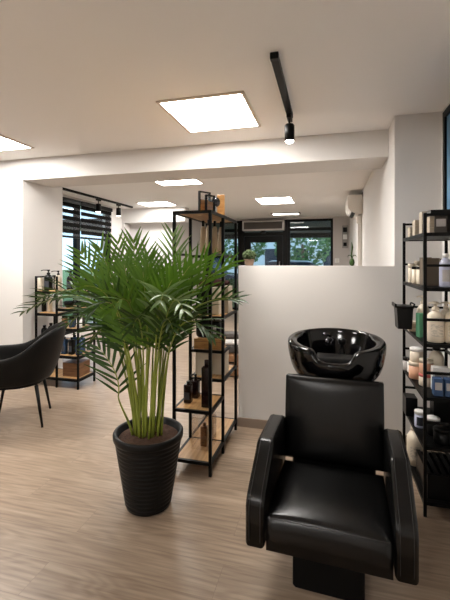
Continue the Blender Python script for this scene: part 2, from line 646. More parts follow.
# ------------------------------------------------------------------ lamps
def ceiling_panel(x0, x1, y0, y1, label):
    r = empty('ceiling_light', ((x0 + x1) / 2, (y0 + y1) / 2, CEIL), 0, label, 'ceiling light', 'square ceiling light panels')
    w, h = (x1 - x0) / 2, (y1 - y0) / 2
    b = MB()
    frame_rect(b, -w, w, -h, h, -.012, -.0005, .022, 'Z') if False else None
    b.bx(-w, -w + .022, -h, h, -.012, -.0005); b.bx(w - .022, w, -h, h, -.012, -.0005)
    b.bx(-w + .022, w - .022, -h, -h + .022, -.012, -.0005); b.bx(-w + .022, w - .022, h - .022, h, -.012, -.0005)
    b.build('frame', M['panel_frame'], r)
    b = MB(); b.bx(-w + .022, w - .022, -h + .022, h - .022, -.009, -.001); b.build('diffuser', M['panel'], r)
ceiling_panel(-1.150, -.528, 2.445, 3.115, 'big glowing square ceiling panel nearest the camera, beside the short black track')
ceiling_panel(-3.42, -2.77, 2.49, 3.15, 'glowing ceiling panel cut off by the left edge of the picture')
ceiling_panel(-1.155, -.545, -1.9, -1.25, 'ceiling panel out of view behind the camera, on the right')
ceiling_panel(-3.42, -2.77, -.5, .15, 'ceiling panel out of view behind the camera, on the left')
ceiling_panel(-2.35, -1.71, 4.91, 5.24, 'thin-looking glowing ceiling panel just behind the beam')
ceiling_panel(-3.55, -2.91, 6.66, 7.2, 'glowing ceiling panel beside the wall niche at the back left')
ceiling_panel(-1.27, -.61, 6.72, 7.48, 'glowing ceiling panel in the back room in front of the entrance door')

r = empty('recessed_light', (-.96, 9.12, CEIL), 0, 'narrow white ceiling fixture in dark frame by the shop front', 'ceiling light')
b = MB(); b.bx(-.34, .34, -.14, .14, -.02, -.0005, .004); b.build('housing', M['grey_card'], r)
b = MB(); b.bx(-.30, .30, -.10, .10, -.026, -.019); b.build('diffuser', M['bulb_dim'], r)

def track(name, p0, p1, label):
    """surface track along y"""
    o = empty(name, (p0[0], p0[1], CEIL), 0, label, 'track light')
    L = p1 - p0[1]
    b = MB(); b.bx(-.021, .021, 0, L, -.034, -.0005, .002); b.build('rail', M['black_metal'], o)
    b = MB(); b.bx(-.023, .023, -.006, .03, -.036, -.0005, .003); b.build('end_cap', M['black_plastic'], o)
    return o

def spot(tr, y, lens, drop=.10, r=.032, ln=.13, tilt=0):
    b = MB(); b.bx(-.017, .017, y - .06, y + .06, -.062, -.034, .003); a = b.build('adapter', M['black_metal'], tr)
    b = MB(); b.tube([(0, y, -.06), (0, y, -.06 - drop * .5)], .008); b.build('stem', M['black_metal'], tr)
    z = -.06 - drop * .4
    b = MB()
    b.lathe([(r * .8, 0), (r, -.01), (r, -ln), (r * .86, -ln), (r * .8, -ln + .015), (0, -ln + .015)], (0, y, z), 20, rot=(tilt, 0, 0))
    h = b.build('spot_head', M['black_metal'], tr)
    b = MB(); b.lathe([(0, 0), (r * .8, 0), (r * .8, -.014), (r * .6, -.024), (0, -.030)], (0, y, z - ln + .012), 20)
    b.build('lens', lens, h)

t = track('track_light', (-.275, 2.035), 2.93, 'short black ceiling track with one lit spot beside the big panel')
spot(t, .84, M['bulb'], .09, .036, .125)
t = track('track_light', (-3.89, 4.95), 7.15, 'long black ceiling track with two spots near the side window')
spot(t, 1.0, M['bulb'], .14, .045, .14)
spot(t, 1.67, M['bulb_dim'], .10, .045, .15)

def spot_lamp(name, loc, watt):
    l = bpy.data.lights.new(name, 'SPOT')
    l.energy = watt
    l.color = (1, .88, .74)
    l.spot_size = 1.3
    l.spot_blend = .7
    l.shadow_soft_size = .03
    o = bpy.data.objects.new(name, l)
    COL.objects.link(o)
    o.location = loc
spot_lamp('spot_beam', (-.275, 2.875, 2.24), 22)
spot_lamp('spot_beam', (-3.89, 5.95, 2.2), 18)

# ------------------------------------------------------------------ black metal racks
def rack(name, loc, rz, label, posts, height, boards, rails, pt=.02, rh=.02):
    r = empty(name, loc, rz, label, 'shelf unit')
    for x, y in posts:
        b = MB(); b.bx(x - pt / 2, x + pt / 2, y - pt / 2, y + pt / 2, 0, height, .0015); b.build('post', M['black_metal'], r)
    for (x0, x1, y0, y1, z, m, lip) in boards:
        bd = MB(); bd.bx(x0 + pt / 2, x1 - pt / 2, y0 + pt / 2, y1 - pt / 2, z - .014, z, .001)
        o = bd.build('shelf_board', m, r)
        if lip:
            f = MB()
            f.bx(x0, x1, y0 - pt / 2, y0 + pt / 2, z - rh, z - .001); f.bx(x0, x1, y1 - pt / 2, y1 + pt / 2, z - rh, z - .001)
            f.bx(x0 - pt / 2, x0 + pt / 2, y0, y1, z - rh, z - .001); f.bx(x1 - pt / 2, x1 + pt / 2, y0, y1, z - rh, z - .001)
            f.build('shelf_rim', M['black_metal'], o)
    for p, q in rails:
        b = MB()
        b.bx(min(p[0], q[0]) - pt * .4, max(p[0], q[0]) + pt * .4, min(p[1], q[1]) - pt * .4, max(p[1], q[1]) + pt * .4, p[2] - pt * .4, p[2] + pt * .4)
        b.build('rail', M['black_metal'], r)
    return r

# centre display rack : local origin at its near left corner
RX0, RX1, RY0, RYM, RY1 = -.985, -.735, 2.38, 2.69, 3.09
posts = [(x, y) for x in (RX0, RX1) for y in (RY0, RYM, RY1)]
oak = M['oak']
boards = [(RX0, RX1, RY0, RYM, .09, oak, 1), (RX0, RX1, RYM, RY1, .09, oak, 1), (RX0, RX1, RY0, RYM, .42, oak, 1),
          (RX0, RX1, RYM, RY1, .535, oak, 1), (RX0, RX1, RYM, 2.86, .742, oak, 1), (RX0, RX1, RYM, RY1, .99, oak, 1),
          (RX0, RX1, RYM, RY1, 1.437, oak, 1),
          (RX0, RX1, RY0, RY1, 1.724, oak, 1)]
rails = [((RX0, RY0, 1.437), (RX0, RYM, 1.437)), ((RX1, RY0, 1.437), (RX1, RYM, 1.437))]
rack('display_rack', (0, 0, 0), 0, 'tall black metal rack with oak shelves standing behind the potted palm', posts, 1.723, boards, rails, .02)

# left rack by the pier
LX0, LX1, LXM, LY0, LY1 = -3.15, -2.61, -2.88, 3.61, 3.91
posts = [(x, y) for x in (LX0, LXM, LX1) for y in (LY0, LY1)]
boards = [(LX0, LX1, LY0, LY1, .11, oak, 1), (LX0, LXM, LY0, LY1, 1.055, oak, 1), (LX0, LXM, LY0, LY1, .81, oak, 1), (LX0, LXM, LY0, LY1, .485, oak, 1),
          (LXM, LX1, LY0, LY1, 1.055, oak, 1), (LXM, LX1, LY0, LY1, .87, oak, 1), (LXM, LX1, LY0, LY1, .655, oak, 1), (LXM, LX1, LY0, LY1, .355, oak, 1)]
rails = [((LX0, LY0, 1.21), (LX0, LY1, 1.21))]
rack('display_rack', (0, 0, 0), 0, 'low black metal rack with oak shelves against the white pier behind the armchair', posts, 1.22, boards, rails, .02, .03)

# right rack by the right wall, black shelves with guard rails
QX0, QX1, QY0, QY1 = .512, .775, 2.315, 2.915
posts = [(x, y) for x in (QX0, QX1) for y in (QY0, QY1)]
SH = [1.55, 1.25, .945, .655, .385, .085]
bm_ = M['black_metal']
boards = [(QX0, QX1, QY0, QY1, z, bm_, 1) for z in SH]
rails = []
for z in (1.647, 1.37, 1.075, .785, .515):
    rails += [((QX0, QY0, z), (QX1, QY0, z)), ((QX0, QY1, z), (QX1, QY1, z)), ((QX1, QY0, z), (QX1, QY1, z))]
rack('storage_rack', (0, 0, 0), 0, 'black metal storage rack full of salon products by the right wall', posts, 1.657, boards, rails, .017)

# ------------------------------------------------------------------ salon products
def carton(loc, s, m, label, cat='box', group=None, rz=0, mark=None, name='carton', markside=1):
    if mark is None:
        b = MB(); b.bx(-s[0] / 2, s[0] / 2, -s[1] / 2, s[1] / 2, 0, s[2], .0015)
        o = b.build(name, m, None, loc, (0, 0, rz))
        return tag(o, label, cat, group)
    r = empty(name, loc, rz, label, cat, group)
    b = MB(); b.bx(-s[0] / 2, s[0] / 2, -s[1] / 2, s[1] / 2, 0, s[2], .0015); b.build('body', m, r)
    b = MB()
    b.bx(-s[0] * .38, s[0] * .38, -s[1] / 2 - .0006, -s[1] / 2 + .001, s[2] * .35, s[2] * .78)
    b.build('printed_label', mark, r)
    return r

def bottle(loc, r_, h, m, label, cap='pump', capm=None, group=None, square=False, lab=None, name='bottle', rz=0, nozzle=.035):
    capm = capm or M['black_plastic']
    o = empty(name, loc, rz, label, 'bottle', group)
    b = MB()
    hb = h * (.76 if cap == 'pump' else .86)
    if square:
        b.bx(-r_, r_, -r_, r_, 0, hb, r_ * .22, 3)
        b.lathe([(r_ * .42, hb - .002), (r_ * .42, hb + .012)], seg=14)
    else:
        b.lathe([(r_ * .9, 0), (r_, .006), (r_, hb * .74), (r_ * .93, hb * .85), (r_ * .68, hb * .95), (r_ * .36, hb), (r_ * .36, hb + .008)], seg=22)
    b.build('body', m, o)
    b = MB()
    if cap == 'pump':
        b.lathe([(r_ * .42, hb + .004), (r_ * .42, hb + .02), (r_ * .2, hb + .024), (r_ * .2, h - .015), (r_ * .36, h - .014), (r_ * .36, h), (0, h)], seg=14)
        b.tube([(0, 0, h - .007), (-nozzle * .7, 0, h - .006), (-nozzle, 0, h - .014)], .0045, 8)
        b.build('pump', capm, o)
    else:
        b.lathe([(r_ * .5, hb + .004), (r_ * .5, h), (r_ * .44, h), (0, h)], seg=16)
        b.build('cap', capm, o)
    if lab:
        b = MB()
        n = 9
        rr = r_ + .0006
        rows = []
        for z in (hb * .2, hb * .6):
            rows.append([(rr * math.sin(a), -rr * math.cos(a), z) for a in [(-.75 + 1.5 * i / n) for i in range(n + 1)]])
        if square:
            rows = [[(-r_ * .7, -r_ - .0006, z), (r_ * .7, -r_ - .0006, z)] for z in (hb * .2, hb * .6)]
        b.grid(rows)
        b.build('printed_label', lab, o)
    return o

def jar(loc, r_, h, m, label, lidm=None, group=None, lidh=.22, name='jar', lab=None):
    o = empty(name, loc, 0, label, 'jar', group)
    b = MB(); b.lathe([(r_ * .93, 0), (r_, .004), (r_, h * (1 - lidh))], seg=22); b.build('body', m, o)
    b = MB(); b.lathe([(r_ * 1.03, h * (1 - lidh)), (r_ * 1.03, h - .003), (r_ * .97, h), (0, h)], seg=22); b.build('lid', lidm or m, o)
    if lab:
        b = MB(); rr = r_ + .0006; n = 8
        b.grid([[(rr * math.sin(a), -rr * math.cos(a), z) for a in [(-.8 + 1.6 * i / n) for i in range(n + 1)]] for z in (h * .15, h * (1 - lidh) * .85)])
        b.build('printed_label', lab, o)
    return o

E = .0006
z = SH[0] + E
# stacked small cartons on the top of the right rack
stk = [(wx(411.5, 2.83), 2.83, 2, 'far'), (wx(416.5, 2.70), 2.70, 3, 'middle'), (wx(423.5, 2.545), 2.545, 4, 'near')]
ordn = ['bottom', 'second', 'third', 'fourth']
for x, y, n, nm in stk:
    for k in range(n):
        carton((x + .008, y, z + k * .0345), (.05, .075, .034), M['stone_card'],
               'small stone-coloured carton, %s from the bottom in the %s stack on the rack top' % (ordn[k] if k else 'lowest', nm),
               group='small cartons stacked on the rack top')
for k in range(3):
    carton((wx(431.5, 2.395), 2.395, z + k * .031), (.036, .07, .03), M['stone_card'],
           '%s of three small cartons beside the dark grey box on the rack top' % ['lowest', 'middle', 'topmost'][k], group='small cartons stacked on the rack top')
carton((.60, 2.40, z), (.062, .10, .096), M['grey_card'], 'dark grey box on the rack top under a flat black box', mark=M['label_grey'])
carton((.69, 2.40, z), (.09, .10, .096), M['grey_card'], 'dark grey box at the right end of the rack top')
carton((.645, 2.41, z + .0975), (.19, .11, .03), M['black_plastic'], 'flat black box lying on the dark grey boxes')

z = SH[1] + E
jar((wx(411.0, 2.80), 2.80, z), .019, .125, M['cream'], 'slim cream jar at the far left of the second shelf', group='slim cream jars on the second shelf', lidm=M['cream2'])
jar((wx(416.5, 2.78) + .012, 2.80, z), .022, .145, M['cream'], 'taller cream jar standing behind two black-lidded cream jars', group='slim cream jars on the second shelf', lidm=M['stone_card'])
jar((wx(415.0, 2.69), 2.69, z), .0195, .108, M['cream'], 'left of two slim cream jars with black lids', M['black_plastic'], 'slim cream jars on the second shelf', .16)
jar((wx(420.0, 2.64), 2.64, z), .0205, .108, M['cream'], 'right of two slim cream jars with black lids', M['black_plastic'], 'slim cream jars on the second shelf', .16)
for k, (px, y, w) in enumerate([(425.5, 2.53, .042), (433.0, 2.53, .046), (441.0, 2.52, .042)]):
    carton((wx(px, y), y, z), (w, .11, .165 - .004 * k), M['taupe_card'],
           ['leftmost taupe box on the second shelf behind the front post', 'middle one of three tall taupe boxes on the second shelf', 'taupe box on the second shelf next to the lilac bottle'][k],
           group='tall taupe boxes')
bottle((wx(445.5, 2.365), 2.365, z), .031, .185, M['lilac'], 'pale lilac bottle with white cap and dark mark on the second shelf', 'cap', M['white_pl'], lab=M['label_grey'])

z = SH[2] + E
bottle((wx(435.5, 2.375), 2.375, z), .0455, .222, M['cream'], 'big cream pump bottle at the front of the middle shelf', 'pump', M['cream2'], 'big cream pump bottles', lab=M['print_lines'])
bottle((wx(453.0, 2.375), 2.375, z), .0455, .222, M['cream'], 'cream pump bottle half cut off by the right picture edge', 'pump', M['cream2'], 'big cream pump bottles', lab=M['print_lines'])
bottle((wx(423.0, 2.62), 2.62, z), .036, .235, M['cream'], 'cream pump bottle standing behind the green carton', 'pump', M['cream2'], 'big cream pump bottles')
bottle((wx(446.0, 2.62), 2.62, z), .036, .20, M['cream'], 'cream pump bottle in the row behind the two big ones', 'pump', M['cream2'], 'big cream pump bottles')
carton((wx(420.3, 2.50), 2.50, z), (.036, .036, .14), M['green_card'], 'slim green carton on the middle shelf beside the post', rz=.35)
carton((wx(412.5, 2.70), 2.70, z), (.055, .06, .062), M['cream2'], 'small cream carton beside the hanging black bucket', mark=M['stone_card'])

z = SH[3] + E
jar((wx(406.0, 2.85), 2.84, z), .022, .085, M['label_grey'], 'small shiny grey jar at the back end of the fourth shelf', M['black_plastic'], 'small jars by the back post')
jar((wx(410.5, 2.80), 2.79, z), .022, .09, M['white_pl'], 'small white jar next to the cream tubs', M['chrome'], 'small jars by the back post')
x, y = wx(415.0, 2.63) + .012, 2.66
jar((x, y, z), .042, .105, M['peach'], 'peach tub at the bottom of a stack on the fourth shelf', M['cream'], 'round tubs')
jar((x + .004, y, z + .1056), .040, .085, M['cream'], 'cream tub stacked on top of the peach tub', M['white_pl'], 'round tubs')
x, y = wx(427.0, 2.50), 2.52
jar((x, y, z), .040, .07, M['cream'], 'low cream tub with pink band behind the front post', M['pink'], 'round tubs')
jar((x, y, z + .0706), .038, .085, M['peach'], 'peach tub stacked on the low pink-banded tub', M['cream'], 'round tubs')
bottle((wx(434.5, 2.55) + .01, 2.55, z), .042, .235, M['cream'], 'tall cream bottle with black cap on the fourth shelf', 'cap', M['black_plastic'])
carton((wx(440.0, 2.44), 2.44, z), (.085, .05, .135), M['white_pl'], 'white box with printed panel behind the blue boxes', mark=M['label_grey'])
carton((wx(437.5, 2.355), 2.355, z), (.046, .046, .095), M['blue_card'], 'left of the blue boxes at the front of the fourth shelf', mark=M['label_grey'], group='blue boxes')
carton((wx(448.8, 2.355), 2.355, z), (.046, .046, .095), M['blue_card'], 'blue box at the right picture edge on the fourth shelf', mark=M['label_grey'], group='blue boxes')

z = SH[4] + E
jar((wx(419.5, 2.57), 2.57, z), .028, .10, M['lilac'], 'pale jar with dark mark on the dim fifth shelf', M['white_pl'], 'jars on the dim fifth shelf', lab=M['label_dark'])
jar((wx(433.0, 2.48), 2.48, z), .036, .10, M['black_plastic'], 'black jar with white lid on the dim fifth shelf', M['white_pl'], 'jars on the dim fifth shelf')
jar((wx(441.5, 2.37), 2.37, z), .04, .085, M['black_plastic'], 'black pot at the front of the dim fifth shelf', M['black_metal'], 'jars on the dim fifth shelf')
carton((wx(410.5, 2.76), 2.77, z), (.07, .10, .12), M['black_plastic'], 'black box in the dark back corner of the fifth shelf')
carton((wx(441, 2.66), 2.67, z), (.10, .10, .15), M['black_plastic'], 'black box behind the white-lidded jar')

z = SH[5] + E
bottle((wx(414.5, 2.72), 2.72, z), .046, .245, M['cream'], 'big cream bottle on the lowest shelf of the right rack', 'cap', M['cream2'], lab=M['print_lines'])
r = empty('slatted_crate', (.64, 2.48, z), 0, 'black slatted crate on the lowest shelf of the right rack', 'crate')
b = MB()
b.bx(-.11, .11, -.14, .14, 0, .01)
for s in (-1, 1):
    b.bx(-.11, .11, s * .135 - .005, s * .135 + .005, .01, .13)
    b.bx(s * .105 - .005, s * .105 + .005, -.13, .13, .01, .13)
b.build('body', M['black_plastic'], r)
for k in range(6):
    b = MB(); b.bx(-.10 + k * .04 - .011, -.10 + k * .04 + .011, -.139, .139, .131, .138); b.build('slat', M['black_metal'], r)

# black bucket hooked on the far left post
px = wx(405, 2.84)
r = empty('hanging_bucket', (.446, 2.56, .985), 0, 'black plastic bucket hooked on the left side of the right rack', 'bucket')
b = MB()
for s in (1,):
    b.prism([(-.038, 0), (.038, 0), (.046, .125), (-.046, .125)], 'Y', -.055, .055, .004)
b.build('body', M['black_plastic'], r)
b = MB(); b.bx(-.052, .05, -.062, .062, .125, .138, .004); b.build('rim', M['black_plastic'], r)
b = MB(); b.bx(-.058, -.046, -.06, .06, .128, .152, .003); b.build('lip', M['black_plastic'], r)
b = MB(); b.tube([(.046, -.055, .13), (.052, -.05, .15), (.052, .05, .15), (.046, .055, .13)], .005, 8); b.build('hook', M['black_metal'], r)

# ------------------------------------------------------------------ things on the centre rack
z = .42 + E
bottle((wx(188.3, 2.50), 2.50, z), .026, .145, M['brown_glass'], 'short dark brown square bottle at the left front of the rack shelf', 'cap', M['black_plastic'], 'dark brown bottles on the centre rack', True, lab=M['label_dark'])
bottle((wx(195.5, 2.60), 2.60, z), .027, .165, M['brown_glass'], 'dark brown pump bottle between the short and the tall one', 'pump', M['black_plastic'], 'dark brown bottles on the centre rack', True)
bottle((wx(206.5, 2.455), 2.455, z), .0285, .31, M['brown_glass'], 'tall dark brown square bottle near the front post of the rack', 'cap', M['brown_glass'], 'dark brown bottles on the centre rack', True)
z = .535 + E
carton((wx(204.5, 2.79), 2.79, z), (.105, .12, .185), M['cream2'], 'left cream box on the middle rack shelf', group='cream boxes on the centre rack', name='storage_box')
carton((wx(220.5, 2.85), 2.85, z), (.10, .12, .18), M['cream2'], 'right cream box on the middle rack shelf, partly behind a post', group='cream boxes on the centre rack', name='storage_box')
z = .742 + E
r = empty('wooden_tray', (-.86, 2.775, z), 0, 'low wooden box under the black case on the small upper shelf', 'box')
b = MB(); b.bx(-.105, .105, -.065, .065, 0, .075, .002); b.build('body', M['oak_box'], r)
b = MB(); b.bx(-.105, .105, -.066, .066, .052, .056); b.build('seam', M['oak_dark'], r)
r = empty('black_case', (-.865, 2.775, z + .0765), 0, 'rounded black case standing on the low wooden box', 'case')
b = MB(); b.bx(-.095, .095, -.055, .055, 0, .13, .03, 4); b.build('body', M['black_plastic'], r)
b = MB(); b.tube([(-.05, -.02, .125), (-.04, -.02, .144), (.04, -.02, .144), (.05, -.02, .125)], .007, 8); b.build('handle', M['black_plastic'], r)
b = MB(); b.bx(.045, .07, -.0575, -.054, .03, .10, .001); b.build('printed_label', M['label_grey'], r)
z = .99 + E
carton((wx(217.5, 2.82), 2.82, z), (.055, .13, .205), M['cream2'], 'tall cream box on the upper rack shelf, left of the pair', name='storage_box', group='cream boxes on the centre rack')
carton((wx(227.0, 2.93), 2.93, z), (.055, .13, .205), M['stone_card'], 'tall greyish box on the upper rack shelf, right of the pair', name='storage_box', group='cream boxes on the centre rack')
carton((-.92, 2.84, z), (.085, .16, .19), M['black_plastic'], 'black box on the upper rack shelf behind the palm leaves', name='storage_box')
# folded maroon cloth
b = MB()
rows = []
for i in range(13):
    u = i / 12
    row = []
    for j in range(14):
        a = 2 * PI * j / 14
        rx = .05 * (1 + .25 * math.sin(3 * u * PI)) * (math.sin(PI * min(max(u, .03), .97)) ** .35)
        row.append((-.13 + .26 * u, rx * math.cos(a), .03 + .03 * math.sin(a) * (math.sin(PI * min(max(u, .03), .97)) ** .35) * (1 + .2 * math.sin(5 * a + 4 * u))))
    rows.append(row)
b.grid(rows, close_u=True)
o = b.build('folded_cloth', M['maroon'], None, (-.858, 2.84, z + .2065))
tag(o, 'crumpled maroon cloth lying across the boxes on the upper rack shelf', 'cloth')
r = empty('black_pouch', (-.885, 2.86, z + .2065 + .056), 0, 'small black pouch on top of the maroon cloth', 'pouch')
b = MB(); b.bx(-.05, .05, -.03, .03, 0, .045, .015, 3); b.build('body', M['black_plastic'], r)
b = MB(); b.bx(-.045, .045, -.0315, -.029, .022, .028, .001); b.build('zip', M['steel'], r)

# beige hair bundles hanging on black clips under the rack top
for k, (px, y) in enumerate([(203.2, 2.82), (208.8, 2.77), (214.8, 2.86), (221.0, 2.92)]):
    hh = [.205, .18, .208, .208][k]
    x = wx(px, y)
    r = empty('hair_bundle', (x, y, 1.703), 0,
              ['beige bundle hanging on a black clip, leftmost under the rack top', 'shorter beige bundle second from left under the rack top',
               'beige bundle third from left, behind the front post', 'beige bundle nearest the middle post, rightmost under the rack top'][k], 'hair extension', 'beige hair bundles under the rack top')
    b = MB(); b.bx(-.009, .009, -.011, .011, -.05, 0, .003); b.tube([(0, 0, -.045), (.004, 0, -.07)], .006); b.build('clip', M['black_plastic'], r)
    b = MB(); zt = -.045
    b.lathe([(.012, zt), (.019, zt - .02), (.023, zt - hh * .45), (.026, zt - hh * .9), (.020, zt - hh)][::-1], seg=16, sy=1.2); b.build('strands', M['tan'], r)

# frames and boards on top of the rack
z = 1.724 + E
def mini_frame(px, y, w, h, rz, label):
    r = empty('picture_frame', (wx(px, y), y, z), rz, label, 'picture frame', 'small black frames on the rack top')
    b = MB(); frame_rect(b, -w / 2, w / 2, -.008, .008, 0, h, .009, 'Y'); b.build('frame', M['black_plastic'], r)
    b = MB(); b.bx(-w / 2 + .012, w / 2 - .012, .001, .006, .012, h * .62); b.build('picture', M['oak_box'], r)
    b = MB(); b.bx(-w / 2 + .012, w / 2 - .012, -.005, -.002, .012, h - .012); b.build('pane', M['clear'], r)
mini_frame(204.5, 2.52, .10, .145, math.radians(58), 'left small black frame on the rack top')
mini_frame(210.0, 2.52, .08, .12, math.radians(58), 'right small black frame beside the wooden board on the rack top')
o = carton((wx(221.0, 2.73), 2.73, z), (.055, .016, .155), M['oak_box'], 'upright plain wooden board on the rack top', 'board', name='wooden_board', rz=math.radians(12))
r = empty('hand_mirror', (wx(215.5, 2.66), 2.66, z), math.radians(40), 'small round black-rimmed mirror on a stand on the rack top', 'mirror')
b = MB(); b.lathe([(.022, 0), (.022, .006), (.006, .01), (.005, .06), (0, .06)], seg=16); b.build('stand', M['black_plastic'], r)
b = MB()
b.lathe([(.03, -.004), (.036, -.004), (.036, .004), (.03, .004)], (0, 0, .092), 24, rot=(PI / 2, 0, 0)); b.build('rim', M['black_plastic'], r)
b = MB(); b.lathe([(0, -.002), (.031, -.002), (.031, .0045), (0, .0045)], (0, 0, .092), 24, rot=(PI / 2, 0, 0)); b.build('mirror_glass', M['chrome'], r)

# clear box standing in for a reflection, and small bottle on the lowest shelf
z = .09 + E
r = empty('reflection_box', (-.845, 2.62 - .03, z), 0, 'clear box standing in for a reflection on the lowest shelf of the centre rack', 'display box')
b = MB(); b.bx(-.07, .07, -.07, -.067, 0, .22); b.bx(-.07, .07, .067, .07, 0, .22); b.bx(-.07, -.067, -.067, .067, 0, .22); b.bx(.067, .07, -.067, .067, 0, .22)
b.build('panel', M['clear'], r)
b = MB(); b.bx(-.072, .072, -.072, .072, .22, .224); b.build('lid', M['clear'], r)
bottle((-.845, 2.59, z + .0005), .022, .16, M['oak_dark'], 'small copper-brown bottle inside the clear reflection box', 'cap', M['oak_dark'], square=True)

# stool with folded towels in the back room seen through the rack
r = empty('storage_crate', (wx(231, 4.6), 4.6, 0), .05, 'low brown wooden crate on the back room floor, seen through the rack', 'crate')
b = MB(); b.bx(-.2, .2, -.16, .16, .02, .27, .006); b.build('body', M['oak_dark'], r)
b = MB(); b.bx(-.2, .2, -.164, -.158, .14, .148); b.bx(-.07, .07, -.166, -.158, .17, .19); b.build('seam', M['black_plastic'], r)
for sx in (-1, 1):
    for sy in (-1, 1):
        b = MB(); b.bx(sx * .17 - .02, sx * .17 + .02, sy * .13 - .02, sy * .13 + .02, 0, .02); b.build('foot', M['black_plastic'], r)
x, y = wx(233, 4.6), 4.6
o = tag(MB().build('towel', M['grey_wall']), '', '') if False else None
for k, (zz, mm, lb) in enumerate([(.2706, M['grey_card'], 'dark grey folded towel lying on the brown crate'), (.3712, M['white_pl'], 'white folded towel between two grey ones on the brown crate'), (.4418, M['grey_card'], 'small grey folded towel on top of the pile')]):
    b = MB(); hh = [.1, .07, .07][k]
    b.bx(-.12, .12, -.09, .09, 0, hh, .025, 3)
    b.bx(-.118, .118, -.092, -.06, hh * .3, hh * .5, .01, 2)
    o = b.build('folded_towel', mm, None, (x, y, zz), (0, 0, .1 * k))
    tag(o, lb, 'towel', 'folded towels on the crate')

# ------------------------------------------------------------------ things on the left rack
z = 1.055 + E
Y0 = 3.72
bottle((wx(41.0, Y0) , Y0, z), .03, .155, M['cream2'], 'cream bottle with black cap at the left end of the low rack', 'cap', M['stone_card'], 'bottles on the low rack top', square=True)
bottle((wx(48.5, Y0), Y0, z), .047, .235, M['black_plastic'], 'large black pump bottle on the low rack top, first from the pier', 'pump', None, 'bottles on the low rack top', lab=M['label_dark'], nozzle=.1)
bottle((wx(58.3, Y0), Y0, z), .036, .225, M['stone_card'], 'beige pump bottle between two black ones on the low rack top', 'pump', None, 'bottles on the low rack top', lab=M['cream2'], nozzle=.09)
bottle((wx(70.8, Y0), Y0, z), .045, .225, M['black_plastic'], 'black pump bottle in front of the side window', 'pump', None, 'bottles on the low rack top', lab=M['label_dark'], nozzle=.07)
bottle((-2.66, 3.84, z), .03, .18, M['black_plastic'], 'slim black bottle at the right end of the low rack top', 'cap', None, 'bottles on the low rack top')
z = .81 + E
for k, px in enumerate((44.0, 50.0, 55.2, 60.0)):
    bottle((wx(px, 3.74), 3.74, z), .026, .15 + .012 * (k % 2), [M['black_plastic'], M['cream'], M['white_pl'], M['white_pl']][k],
           ['dark bottle at the left end of the second shelf of the low rack', 'cream bottle beside the dark one on the low rack', 'white bottle, third along the low rack second shelf', 'white bottle nearest the middle post of the low rack'][k], 'cap', [None, M['cream2'], None, M['white_pl']][k], 'bottles on the second shelf of the low rack')
z = .485 + E
for k, px in enumerate((44.5, 51.0)):
    bottle((wx(px, 3.74), 3.74, z), .036, .165 + .03 * k, M['black_plastic'], ['squat black bottle behind the armchair, left of two', 'taller black bottle behind the armchair, right of two'][k], 'cap', None, 'black bottles behind the armchair')
z = .87 + E
for k, px in enumerate((68, 84.5)):
    r = empty('black_bowl', ([-2.79, -2.70][k], [3.70, 3.83][k], z), 0, ['black mixing bowl left on the upper right shelf of the low rack', 'black mixing bowl right on the upper right shelf of the low rack'][k], 'bowl', 'black bowls on the low rack')
    b = MB(); b.lathe([(.03, 0), (.055, .03), (.064, .07), (.061, .07), (.05, .032), (0, .012)], seg=20); b.build('body', M['black_plastic'], r)
    b = MB(); b.bx(.058, .085, -.012, .012, .058, .068, .003); b.build('handle', M['black_plastic'], r)
z = .655 + E
cols = [M['oak_dark'], M['blue_liquid'], M['blue_liquid'], M['brown_glass'], M['white_pl']]
lbs = ['brown jar at the left end of the third right shelf of the low rack', 'blue jar behind the near post of the low rack', 'blue jar right of the near post of the low rack', 'dark brown jar between blue and white ones', 'white jar at the right end of the low rack']
for k, px in enumerate((65.5, 73, 80, 86.5, 92)):
    jar((-2.83 + .046 * k, [3.68, 3.80][k % 2], z), .031, .125, cols[k], lbs[k], M['black_plastic'] if k < 4 else M['white_pl'], 'jars on the low rack')
z = .355 + E
lbs = ['blue bottle half hidden by the armchair back', 'blue bottle second from the armchair back', 'dark bottle between the blue ones on the low rack', 'blue bottle right of the dark one on the low rack', 'dark blue bottle at the right end of the fourth shelf']
for k, px in enumerate((66, 71.5, 77.5, 83, 89)):
    bottle((-2.835 + .047 * k, [3.68, 3.80][k % 2], z), .027, .19, M['blue_liquid'] if k != 2 else M['black_plastic'], lbs[k], 'cap', None, 'bottles on the fourth shelf of the low rack', square=True, lab=M['label_dark'])
z = .11 + E
carton((-2.745, 3.77, z), (.21, .2, .15), M['oak_dark'], 'brown wooden box on the lowest shelf of the low rack', name='wooden_box')

# ------------------------------------------------------------------ potted palm
PX, PY = -.998, 2.028
palm = empty('potted_palm', (PX, PY, 0), 0, 'large feathery green palm in a ribbed black pot on the wood floor', 'potted plant')
prof = [(0, 0), (.118, 0), (.126, .006)]
nr = 15
zb, zt = .012, .375
for i in range(nr):
    za = zb + (zt - zb) * i / nr
    zc = zb + (zt - zb) * (i + 1) / nr
    ra = .126 + (.184 - .126) * (i / nr)
    rc = .126 + (.184 - .126) * ((i + 1) / nr)
    prof += [(ra, za), (ra + .0042, za + (zc - za) * .3), ((ra + rc) / 2 + .0048, (za + zc) / 2), (rc + .0035, za + (zc - za) * .8)]
prof += [(.184, .378), (.195, .384), (.199, .395), (.199, .415), (.195, .423), (.186, .424), (.176, .418), (.172, .36), (0, .36)]
b = MB(); b.lathe(prof, seg=56); b.build('pot', M['pot'], palm)
b = MB()
rows = []
for i in range(9):
    rr = .1715 * i / 8
    rows.append([(rr * math.cos(2 * PI * j / 30), rr * math.sin(2 * PI * j / 30), .386 + .02 * (1 - (i / 8) ** 2) + (random.uniform(-.009, .009) if 0 < i < 8 else 0)) for j in range(30)])
b.grid(rows, close_u=True); b.build('soil', M['soil'], palm)

